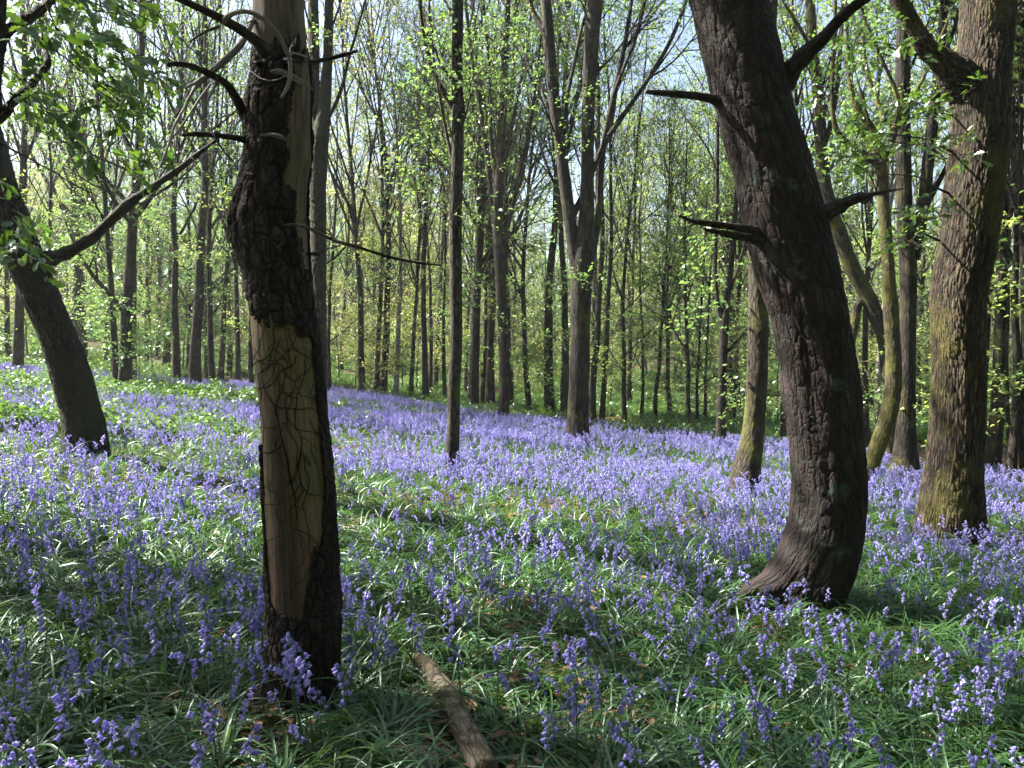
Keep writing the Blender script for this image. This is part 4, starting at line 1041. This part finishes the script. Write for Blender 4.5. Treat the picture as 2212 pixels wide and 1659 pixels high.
ORD = ['first', 'second', 'third', 'fourth', 'fifth', 'sixth', 'seventh', 'eighth', 'ninth', 'tenth', 'eleventh', 'twelfth', 'thirteenth', 'fourteenth', 'fifteenth', 'sixteenth', 'seventeenth', 'eighteenth', 'nineteenth', 'twentieth']
ORD += ['twenty-' + o for o in ORD[:9]] + ['thirtieth'] + ['thirty-' + o for o in ORD[:9]]
LMK = [(-9999, 'the left edge'), (150, 'the leaning tree'), (640, 'the dead pine'), (980, 'the slim sunlit trunk'), (1250, 'the twin-stemmed tree'), (1740, 'the curved pine'), (2070, 'the right-hand oak'), (9999, 'the right edge')]


def place_labels(items, noun):
    for (a, na), (b, nb) in zip(LMK[:-1], LMK[1:]):
        row = sorted([i for i in items if a <= i[1] < b], key=lambda i: i[1])
        for j, (t, px, d) in enumerate(row):
            t['label'] = f"{ORD[j]} {noun} counting rightwards from {na}" if na != 'the left edge' else f"{ORD[j]} {noun} counting from the left edge"


place_labels([b for b in BGT if b[0]['group'].startswith('slim')], 'slim trunk at the bluebell edge')
place_labels([b for b in BGT if b[0]['group'].startswith('far')], 'far tree of the wood')
place_labels(saps, 'low leafy sapling behind the bluebells')

# ------------------------------------------------------------------ scattering of uncountable plants
def keep_collection(name, objs):
    c = bpy.data.collections.new(name)
    for i, o in enumerate(objs):
        c.objects.link(o)
    return c


def scatter(name, pts, rot, scl, idx, coll, label, cat):
    me = bpy.data.meshes.new(name); n = len(pts)
    me.vertices.add(n); me.vertices.foreach_set('co', np.asarray(pts, np.float32).ravel())
    for nm, ty, key, arr in (('rot', 'FLOAT_VECTOR', 'vector', rot), ('scl', 'FLOAT', 'value', scl), ('idx', 'INT', 'value', idx)):
        a = me.attributes.new(nm, ty, 'POINT'); a.data.foreach_set(key, np.asarray(arr, np.int32 if ty == 'INT' else np.float32).ravel())
    o = bpy.data.objects.new(name, me); COL.objects.link(o)
    tag(o, label, cat, kind='stuff')
    g = bpy.data.node_groups.new(name + '_scatter', 'GeometryNodeTree')
    g.interface.new_socket('Geometry', in_out='INPUT', socket_type='NodeSocketGeometry')
    g.interface.new_socket('Geometry', in_out='OUTPUT', socket_type='NodeSocketGeometry')
    nn = g.nodes; gi = nn.new('NodeGroupInput'); go = nn.new('NodeGroupOutput')
    ip = nn.new('GeometryNodeInstanceOnPoints'); ci = nn.new('GeometryNodeCollectionInfo')
    ci.inputs['Collection'].default_value = coll; ci.inputs['Separate Children'].default_value = True; ci.inputs['Reset Children'].default_value = True

    def attr(nm, ty):
        a = nn.new('GeometryNodeInputNamedAttribute'); a.data_type = ty; a.inputs['Name'].default_value = nm; return a.outputs['Attribute']
    e2r = nn.new('FunctionNodeEulerToRotation')
    g.links.new(attr('rot', 'FLOAT_VECTOR'), e2r.inputs[0])
    g.links.new(gi.outputs[0], ip.inputs['Points']); g.links.new(ci.outputs[0], ip.inputs['Instance'])
    ip.inputs['Pick Instance'].default_value = True
    g.links.new(attr('idx', 'INT'), ip.inputs['Instance Index']); g.links.new(e2r.outputs[0], ip.inputs['Rotation']); g.links.new(attr('scl', 'FLOAT'), ip.inputs['Scale'])
    g.links.new(ip.outputs[0], go.inputs[0])
    md = o.modifiers.new('scatter', 'NODES'); md.node_group = g
    return o


def bell_geo(mb, p, ax, size, m=1, tint=0.5):
    """a nodding bell with six turned-back tips; p attachment, ax direction it hangs along"""
    ax = ax / np.linalg.norm(ax); u = np.cross(ax, [.3, .9, .2]); u /= np.linalg.norm(u); w = np.cross(ax, u)
    rings = [(0, .0016), (.004, .0054), (.012, .0062), (.016, .0072)]; V = []; a = np.arange(6) * PI / 3
    for z, r in rings:
        for t in a: V.append(p + (ax * z + (u * math.cos(t) + w * math.sin(t)) * r) * size)
    for t in a + PI / 6: V.append(p + (ax * .0195 + (u * math.cos(t) + w * math.sin(t)) * .0128) * size)
    Q = []
    for i in range(3):
        for k in range(6): Q.append((i * 6 + k, i * 6 + (k + 1) % 6, (i + 1) * 6 + (k + 1) % 6, (i + 1) * 6 + k))
    tips = [(18 + k, 18 + (k + 1) % 6, 24 + k) for k in range(6)]
    mb.add(np.array(V), Q, m, ngons=tips, tint=np.full(len(V), tint))


def stem_curve(h, nod):
    t = np.linspace(0, 1, 14)
    b = np.clip((t - .6) / .4, 0, 1)
    return np.stack([nod * .09 * b ** 2 + .01 * np.sin(t * 3), .006 * np.sin(t * 5), h * (t - .16 * nod * b ** 2.2)], 1)


def bell_places(h, nod, n, rs):
    P = stem_curve(h, nod); out = []
    for k in range(n):
        t = .66 + .34 * (k / max(1, n - 1)); i = t * 13; j = min(12, int(i)); p = P[j] + (P[j + 1] - P[j]) * (i - j)
        az = rs.normal(0, .9 if nod > .5 else 1.8); dx = np.array([math.cos(az), math.sin(az), 0])
        q = p + dx * .010 + np.array([0, 0, -.001]); down = np.array([0, 0, -1.]) * (.9 - .5 * (1 - (k / n))) + dx * (.55)
        out.append((p, q, down, (1.2 - .30 * t) * rs.uniform(.9, 1.15), rs.uniform(0, 1)))
    return out


BELLS = []          # joined plants for the carpet
for k in range(7):
    rs = np.random.default_rng(40 + k); mb = MB(); h = rs.uniform(.30, .40); nod = rs.uniform(.3, 1.)
    mb.tubes(stem_curve(h, nod), np.linspace(.0026, .0013, 14), 4, 0, tip=False)
    for p, q, dn_, s, ti in bell_places(h, nod, int(rs.integers(7, 11)), rs):
        mb.tubes(np.array([p, q]), np.array([.0008, .0008]), 3, 0, tip=False); bell_geo(mb, q, dn_, s, 1, ti)
    BELLS.append(mb.build('flowering_stem', [M['stem'], M['bell']], link=False, smooth=False))
CB = keep_collection('bluebell_kinds', BELLS)

TUFT = []
for k in range(7):
    rs = np.random.default_rng(60 + k); mb = MB()
    n = int(rs.integers(11, 17)); az = rs.uniform(0, 6.28, n)
    if k in (2, 3, 6): az = rs.normal(1., .5, n)              # leaves combed to one side
    el = rs.uniform(.35, 1.0, n) if k not in (3, 4, 5) else rs.uniform(.15, .55, n)
    L = rs.uniform(.20, .38, n); seg = 8
    t = np.linspace(0, 1, seg)
    for j in range(n):
        d = np.array([math.cos(az[j]) * math.cos(el[j]), math.sin(az[j]) * math.cos(el[j]), math.sin(el[j])]); P = [np.array([rs.normal(0, .015), rs.normal(0, .015), -.01])]
        dr = rs.uniform(.22, .5)
        for s in range(seg - 1):
            P.append(P[-1] + d * L[j] / (seg - 1)); d = d + np.array([0, 0, -dr]) * (.4 + .9 * s / seg) ; d /= np.linalg.norm(d)
            if P[-1][2] < .012 and d[2] < 0: d[2] = rs.uniform(-.02, .05); d /= np.linalg.norm(d)
        P = np.array(P); side = np.array([-math.sin(az[j]), math.cos(az[j]), 0]) + rs.normal(0, .25, 3)
        w = (.0052 * np.sin(PI * np.clip(t * .86 + .14, 0, 1)) ** .6 * (1 - .35 * t) + .0006)[:, None] * rs.uniform(.6, 1.1)
        V = np.concatenate([P + side * w, P - UP * w * .5, P - side * w]); q = []
        for s in range(seg - 1):
            q += [(s, s + 1, seg + s + 1, seg + s), (seg + s, seg + s + 1, 2 * seg + s + 1, 2 * seg + s)]
        mb.add(V, q, 0, tint=np.full(len(V), rs.uniform(0, 1)))
    TUFT.append(mb.build('leaf_tuft', M['strap'], link=False))
CT = keep_collection('leaf_tuft_kinds', TUFT)

HERB = []
for k in range(5):
    rs = np.random.default_rng(80 + k); keep = RS; RS = rs; mb = MB()
    n = 14; P0 = np.stack([rs.normal(0, .05, n), rs.normal(0, .05, n), np.zeros(n)], 1)
    D0 = np.stack([rs.normal(0, .5, n), rs.normal(0, .5, n), np.ones(n)], 1)
    T = grow(P0, D0, rs.uniform(.12, .32, n), 5, -.3, .1); mb.tubes(T, np.full((n, 5), .0018), 3, 0, tip=False)
    idx = np.repeat(np.arange(n), 7); p, d = at_param(T[idx], rs.uniform(.35, 1, len(idx)))
    leaves(mb, p, rot_away(d, rs.uniform(.8, 1.5, len(idx))), np.full(len(idx), .062), 1, None, 1.0, .5)
    RS = keep
    HERB.append(mb.build('herb', [M['stem'], M['herb']], link=False))
CH = keep_collection('herb_kinds', HERB)

LIT = []
for k in range(3):
    rs = np.random.default_rng(90 + k); keep = RS; RS = rs; mb = MB(); n = 26
    p = np.stack([rs.normal(0, .13, n), rs.normal(0, .13, n), rs.uniform(.004, .03, n)], 1); d = np.stack([rs.normal(0, 1, n), rs.normal(0, 1, n), rs.normal(0, .15, n)], 1)
    lobed_leaves(mb, p, d, np.full(n, .06), 0, 2.0)
    mb.tubes(grow(p[:5], d[:5], rs.uniform(.08, .25, 5), 6, 0, .15), np.full((5, 6), .002), 4, 0, tip=False)
    RS = keep
    LIT.append(mb.build('dead_leaves', M['litter'], link=False))
CL = keep_collection('dead_leaf_kinds', LIT)

EDGE_PX = np.array([-700, -400, 0, 300, 500, 700, 850, 1000, 1200, 1400, 1560, 1700, 1900, 2100, 2212, 2600, 2900.])
EDGE_Y = np.array([745, 765, 797, 822, 832, 842, 862, 893, 915, 932, 950, 965, 1000, 1025, 1040, 1080, 1110.])
EDGE_D = np.array([min(33., ground_hit(a, b + 6)) for a, b in zip(EDGE_PX, EDGE_Y)])


def edge_dist(x, y):
    return np.interp(x / y * F + CX, EDGE_PX, EDGE_D)


def clear_of(x, y, extra=0.0):
    ok = np.ones(len(x), bool)
    for a, b, r in TREES:
        if b < 36: ok &= np.hypot(x - a, y - b) > r + extra
    return ok


def sample(n, y0, y1, half, rs):
    y = np.sqrt(rs.uniform(y0 * y0, y1 * y1, n)); x = rs.uniform(-half, half, n) * y
    return x, y


def spot(px, py):
    d = ground_hit(px, py); return (px - CX) / F * d, d


BARE = [(spot(580, 1590), .16), (spot(530, 1560), .12), (spot(700, 1600), .12), (spot(1650, 1370), .2), (spot(1600, 1340), .16), (spot(1160, 1310), .26), (spot(1075, 1275), .16), (spot(1190, 1450), .22), (spot(780, 1130), .28), (spot(1120, 1390), .2), (spot(1290, 1570), .16), (spot(545, 1590), .15), (spot(1010, 1580), .14), (spot(905, 905), .7)] + [(spot(a, b), .13) for a, b in [(905, 1475), (930, 1500), (950, 1540), (970, 1580), (985, 1620), (1005, 1655), (1000, 1700), (1020, 1740)]]


def bare(x, y):
    b = np.zeros(len(x))
    for (a, c), r in BARE: b = np.maximum(b, np.exp(-(((x - a) ** 2 + (y - c) ** 2) / r ** 2)))
    return b


rs = np.random.default_rng(7)
# strap leaves
x1, y1 = sample(7600, 1.9, 7.5, .9, rs); x2, y2 = sample(27000, 7.5, 33, .82, rs)
x = np.concatenate([x1, x2]); y = np.concatenate([y1, y2])
ok = (y < edge_dist(x, y) + .5) & clear_of(x, y) & (rs.random(len(x)) > bare(x, y) * 1.05)
x, y = x[ok], y[ok]; n = len(x)
sc = rs.uniform(.75, 1.25, n)
scatter('bluebell_leaves', np.stack([x, y, H(x, y)], 1), np.stack([rs.normal(0, .08, n), rs.normal(0, .08, n), rs.uniform(0, 6.28, n)], 1), sc, rs.integers(0, 7, n), CT, 'dense green strap leaves of the bluebells covering the woodland floor', 'leaves')
# flowers
x1, y1 = sample(2600, 2.2, 6.5, .85, rs); x2, y2 = sample(84000, 6.5, 33, .8, rs)
x = np.concatenate([x1, x2]); y = np.concatenate([y1, y2])
px = x / y * F + CX
nz = .42 + .45 * vnoise(x, y, .26, 15) + .45 * vnoise(x, y, .6, 5) + .4 * vnoise(x, y, 1.7, 6)
grass = np.zeros(len(x))
for (sx, sy), r in [(spot(350, 860), 2.6), (spot(120, 850), 2.2), (spot(30, 930), 1.6), (spot(470, 880), 2.0), (spot(820, 1080), 1.2), (spot(1100, 1110), 1.0)]:
    grass = np.maximum(grass, np.exp(-((x - sx) ** 2 + (y - sy) ** 2) / r ** 2))
prob = np.clip(.22 + .95 * nz, .07, 1) * (1 - .8 * grass) * (1 - bare(x, y))
prob = prob * np.clip(.55 + (y - 3) / 8, .55, 1)
ok = (y < edge_dist(x, y) + .25 * rs.normal(0, 1, len(x))) & clear_of(x, y, .02) & (rs.random(len(x)) < prob)
x, y = x[ok], y[ok]; px = x / y * F + CX
FLX = [(655 + rs.normal(0, 9), 1610 + rs.normal(0, 10)) for _ in range(7)] + [(705 + rs.normal(0, 16), 1660 + rs.normal(0, 12)) for _ in range(4)] + [(580 + rs.normal(0, 10), 1610 + rs.normal(0, 10)) for _ in range(4)] + [(1690 + rs.normal(0, 30), 1400 + rs.normal(0, 10)) for _ in range(9)] + [(2080 + rs.normal(0, 24), 1250 + rs.normal(0, 10)) for _ in range(12)] + [(185 + rs.normal(0, 30), 1050 + rs.normal(0, 8)) for _ in range(14)]
sp = np.array([spot(a, b) for a, b in FLX]); x = np.concatenate([sp[:, 0], x]); y = np.concatenate([sp[:, 1], y]); px = x / y * F + CX
dist = np.hypot(x, y)
inview = (np.abs(x / y) < .66) & (EYE - (H(x, y) + .3) < y * .50)
order = np.argsort(np.where(inview, dist, 1e9)); near = order[:300]
far = np.setdiff1d(np.arange(len(x)), near); n = len(far)
scatter('bluebell_carpet', np.stack([x[far], y[far], H(x[far], y[far]) - .01], 1), np.stack([rs.normal(0, .14, n), rs.normal(0, .14, n), rs.uniform(0, 6.28, n)], 1), rs.uniform(.68, 1.08, n), rs.integers(0, 7, n), CB, 'carpet of violet bluebells spreading between the trees to the wood edge', 'bluebells')

# the nearest three hundred bluebells, one by one
BELLM = []
for k in range(3):
    mb = MB(); bell_geo(mb, np.zeros(3), np.array([0, 0, -1.]), 1.15, 0, .15 + .35 * k); BELLM.append(mb.build('bell_flower', M['bell'], link=False, smooth=False))
PROTO = []
for k in range(6):
    r2 = np.random.default_rng(140 + k); h = r2.uniform(.34, .44); nod = r2.uniform(.35, 1.)
    pl = bell_places(h, nod, int(r2.integers(7, 11)), r2); mb = MB()
    mb.tubes(stem_curve(h, nod), np.linspace(.0028, .0014, 14), 5, 0, tip=False)
    for p, q, dn_, s, ti in pl: mb.tubes(np.array([p, q]), np.array([.0009, .0009]), 3, 0, tip=False)
    hd = MB()
    for p, q, dn_, s, ti in pl: bell_geo(hd, q, dn_, s, 0, ti)
    PROTO.append((mb.build('stem', M['stem'], link=False), pl, hd.build('flower_head', M['bell'], link=False, smooth=False)))
LMN = [(-999, 560, 'left of the dead pine'), (560, 745, 'at the foot of the dead pine'), (745, 1080, 'around the fallen log'), (1080, 1420, 'between the fallen log and the curved pine'), (1420, 1880, 'in front of the curved pine'), (1880, 9999, 'in front of the right-hand oak')]
for c, i in enumerate(near):
    st, pl, hd = PROTO[c % 6]
    pxi = px[i]; where = next(w for a, b, w in LMN if a <= pxi < b); rowd = 'front row' if y[i] < 3.9 else 'second row'
    t = empty('bluebell', (x[i], y[i], float(H(x[i], y[i])) - .005), f'single violet bluebell {where}, {rowd}', 'bluebell', f'{rowd} bluebells {where}')
    t.rotation_euler = (rs.normal(0, .16), rs.normal(0, .16), rs.uniform(0, 6.28)); s = rs.uniform(.8, 1.12); t.scale = (s, s, s)
    o = st.copy(); COL.objects.link(o); o.parent = t
    if c < 140:
        for j, (p, q, dn_, sz, ti) in enumerate(pl):
            b = BELLM[j % 3].copy(); COL.objects.link(b); b.parent = t
            b.location = q; b.scale = (sz / 1.15,) * 3
            b.rotation_euler = Vector((0, 0, -1)).rotation_difference(Vector(dn_)).to_euler()
    else:
        o = hd.copy(); COL.objects.link(o); o.parent = t

# low herbs beyond the bluebells and in the grassy gaps
x, y = sample(52000, 11, 62, .8, rs)
e = edge_dist(x, y); gr = np.zeros(len(x))
for (sx, sy), r in [(spot(350, 860), 2.6), (spot(120, 850), 2.4), (spot(30, 930), 1.6), (spot(470, 880), 2.0), (spot(280, 870), 1.0)]:
    gr = np.maximum(gr, np.exp(-((x - sx) ** 2 + (y - sy) ** 2) / r ** 2))
ok = ((y > e - .3) & (vnoise(x, y, .3, 9) > -.25) | (rs.random(len(x)) < gr * 1.0)) & clear_of(x, y) & (path_dist(x, y) > .9)
x, y = x[ok], y[ok]; n = len(x)
scatter('undergrowth', np.stack([x, y, H(x, y)], 1), np.stack([rs.normal(0, .1, n), rs.normal(0, .1, n), rs.uniform(0, 6.28, n)], 1), rs.uniform(.8, 1.8, n), rs.integers(0, 5, n), CH, 'low green herbs growing under the wood beyond the bluebells', 'undergrowth')
# dead leaves on bare ground
x, y = sample(2200, 2., 9, .85, rs); x3, y3 = sample(7000, 14, 48, .75, rs)
keep_ = np.concatenate([rs.random(2200) < .22 + bare(x, y), (y3 > edge_dist(x3, y3))])
x = np.concatenate([x, x3])[keep_]; y = np.concatenate([y, y3])[keep_]
ok = clear_of(x, y); x, y = x[ok], y[ok]; n = len(x)
scatter('leaf_litter', np.stack([x, y, H(x, y)], 1), np.stack([rs.normal(0, .06, n), rs.normal(0, .06, n), rs.uniform(0, 6.28, n)], 1), rs.uniform(.8, 1.3, n), rs.integers(0, 3, n), CL, 'brown dead leaves lying on bare patches of soil', 'leaf litter')

# the far side of the valley: wood that reads as one mass
FW = []
for k in range(5):
    tk, cr = generic_tree([13, 15, 16, 12, 14][k], .14, 900 + k, dict(limbs=24, h0=.12, len=5.0, ang=(.5, 1.1), up=.6, sub=5, tw=4, leaf=6, ls=.17, low=4))
    mb = tk; off = tk.n
    for v, co, ti in zip(cr.v, cr.co, cr.tint): pass
    for qv, qm in zip(cr.q, cr.qm): mb.q.append(qv + off); mb.qm.append(qm)
    for gv, gm in zip(cr.ng, cr.ngm): mb.ng.append([a + off for a in gv]); mb.ngm.append(gm)
    mb.v += cr.v; mb.co += cr.co; mb.tint += cr.tint; mb.n += cr.n
    FW.append(mb.build('distant_tree', [M['far_bark'], M[['leaf_far', 'leaf_mid', 'leaf_mid', 'leaf_yellow', 'leaf_far'][k]]], link=False))
CF = keep_collection('distant_tree_kinds', FW)
x, y = sample(330, 66, 125, .85, rs); px = x / y * F + CX
lim = np.array([gap_limit(p) for p in px]); z = H(x, y)
topz = EYE - (np.where(lim > 0, lim + 25, -999) - CY) / F * y
s = np.minimum(rs.uniform(.8, 1.15, len(x)), np.maximum(0.0, (topz - z) / 15.5)); ok = s > .3
x, y, z, s = x[ok], y[ok], z[ok], s[ok]; n = len(x)
scatter('far_wood', np.stack([x, y, z], 1), np.stack([np.zeros(n), np.zeros(n), rs.uniform(0, 6.28, n)], 1), s, rs.integers(0, 5, n), CF, 'far wood of pale green trees closing the view beyond the path', 'wood')

# unseen wood behind and right of the camera, added to block sky light
a = rs.uniform(-PI * .98, PI * .12, 640); q = np.sqrt(rs.uniform(6 ** 2, 44 ** 2, 640)); x = q * np.cos(a); y = q * np.sin(a)
ok = ~((y > -1) & (np.abs(x / np.maximum(y, .01)) < 1.0)) & ~((x < 0) & (y > -.35 * np.abs(x) + 1)); x, y = x[ok], y[ok]; n = len(x)
scatter('added_surrounding_wood', np.stack([x, y, H(x, y)], 1), np.stack([np.zeros(n), np.zeros(n), rs.uniform(0, 6.28, n)], 1), rs.uniform(.7, 1.1, n), rs.integers(0, 5, n), CF, 'unseen wood added all round behind the photographer to block sky light', 'wood')

# ------------------------------------------------------------------ fallen wood on the ground
def lying(name, pts, label, cat, mat, K=20, n=60, lift=.4, knob=.06, extra=None):
    P = []; R = []
    for px, py, w in pts:
        d = ground_hit(px, py); r = w * d / F / 2; gx = (px - CX) / F * d
        P.append((gx, d, float(H(gx, d)) + r * lift + .01)); R.append(r)
    P, R = resample(np.array(P), np.array(R), n, 2)
    R = R * (1 + knob * gsmooth(RS.normal(0, 1, n), 2))
    c = P[0].copy(); mb = MB(); mb.tubes(P, R, K)
    b = len(mb.v[0]); mb.ng.append(list(range(K))[::-1]); mb.ngm.append(0)
    o = mb.build(name, M[mat] if isinstance(mat, str) else mat, None, loc=c); o.location = c
    return tag(o, label, cat)


M['log'] = bark_mat('peeling_log_bark', (0.05, 0.038, 0.026), (0.20, 0.165, 0.12), (0.36, 0.32, 0.25), (16, 16, 5), bump=.6, crack=.08, moss=.3, moss_col=(.06, .05, .02))
log = lying('fallen_log', [(900, 1462, 34), (925, 1478, 42), (950, 1520, 46), (975, 1560, 48), (995, 1600, 52), (1022, 1660, 58), (1050, 1730, 60)], 'short fallen log with pale peeling bark lying among bluebell leaves', 'log', 'log', lift=1.3)
for pts, lb in [([(845, 1318, 5), (880, 1290, 5), (915, 1268, 5), (938, 1248, 4), (960, 1240, 3)], 'thin bare stick lying in the leaves right of the dead pine'),
                ([(1262, 1040, 5), (1290, 1075, 5), (1310, 1110, 5), (1325, 1135, 4)], 'thin dark stick standing slanted in the bluebells at mid distance'),
                ([(1130, 1350, 8), (1180, 1372, 9), (1240, 1385, 9), (1290, 1392, 7)], 'crooked stick lying on the bare brown soil patch'),
                ([(1040, 1545, 12), (1085, 1572, 11), (1120, 1600, 8)], 'pale broken stick lying right of the fallen log'),
                ([(1640, 1545, 7), (1720, 1575, 6), (1790, 1602, 6), (1850, 1612, 4)], 'thin brown stick lying in the leaves before the curved pine'),
                ([(470, 1570, 7), (560, 1590, 6), (610, 1612, 4)], 'thin stick lying at the left foot of the dead pine'),
                ([(815, 852, 8), (822, 866, 9), (834, 880, 8), (845, 884, 4)], 'small mossy fallen branch at the far bluebell edge')]:
    lying('fallen_stick', pts, lb, 'stick', 'branch_bark', K=8, n=30, lift=1.6, knob=.15)

# ------------------------------------------------------------------ thin haze
hm=bpy.data.materials.new('haze'); hm.use_nodes=True; n=hm.node_tree; n.nodes.clear(); o_=n.nodes.new('ShaderNodeOutputMaterial'); v=n.nodes.new('ShaderNodeVolumePrincipled')
v.inputs['Density'].default_value=0.0005; v.inputs['Color'].default_value=(.93,.97,1,1); v.inputs['Anisotropy'].default_value=0.3
n.links.new(v.outputs[0],o_.inputs['Volume'])
mb=MB(); X0,X1,Y0,Y1,Z0,Z1=-190,190,-55,250,-12,45
mb.add([(x,y,z) for z in (Z0,Z1) for y in (Y0,Y1) for x in (X0,X1)],[(0,2,3,1),(4,5,7,6),(0,1,5,4),(2,6,7,3),(0,4,6,2),(1,3,7,5)])
h=mb.build('haze',hm,smooth=False); tag(h,'thin pale spring haze hanging between the far trees','haze',kind='stuff')

# ------------------------------------------------------------------ light, sky, camera
ELEV = math.radians(48); AZ = math.atan2(-0.94, 0.34)
w = bpy.data.worlds.new('World'); SC.world = w; w.use_nodes = True
nt = w.node_tree; sky = nt.nodes.new('ShaderNodeTexSky'); sky.sky_type = 'NISHITA'; sky.sun_disc = False
sky.sun_elevation = ELEV; sky.sun_rotation = AZ; sky.dust_density = 2.5; sky.air_density = 1.2
bg = nt.nodes['Background']; bg.inputs['Strength'].default_value = 0.052; nt.links.new(sky.outputs[0], bg.inputs[0])
sl = bpy.data.lights.new('sun', 'SUN'); sl.energy = 5.0; sl.angle = math.radians(.5); sl.color = (1, .93, .80)
so = bpy.data.objects.new('sun', sl); COL.objects.link(so)
sd = Vector((math.sin(AZ) * math.cos(ELEV), math.cos(AZ) * math.cos(ELEV), math.sin(ELEV)))
so.rotation_euler = sd.to_track_quat('Z', 'Y').to_euler(); so.location = (-20, 5, 20)
cam = bpy.data.cameras.new('camera'); co_ = bpy.data.objects.new('camera', cam); COL.objects.link(co_)
cam.sensor_width = 36; cam.lens = F / 2212 * 36; cam.clip_start = .05; cam.clip_end = 600
co_.location = (0, 0, EYE); co_.rotation_euler = (PI / 2, 0, 0); SC.camera = co_
SC.view_settings.view_transform = 'Standard'; SC.view_settings.look = 'None'; SC.view_settings.gamma = 1
SC.view_settings.exposure = 2.55
SC.cycles.max_bounces = 6; SC.cycles.diffuse_bounces = 3; SC.cycles.glossy_bounces = 2; SC.cycles.transmission_bounces = 3; SC.cycles.transparent_max_bounces = 4
SC.cycles.use_denoising = True; SC.cycles.adaptive_threshold = 0.025
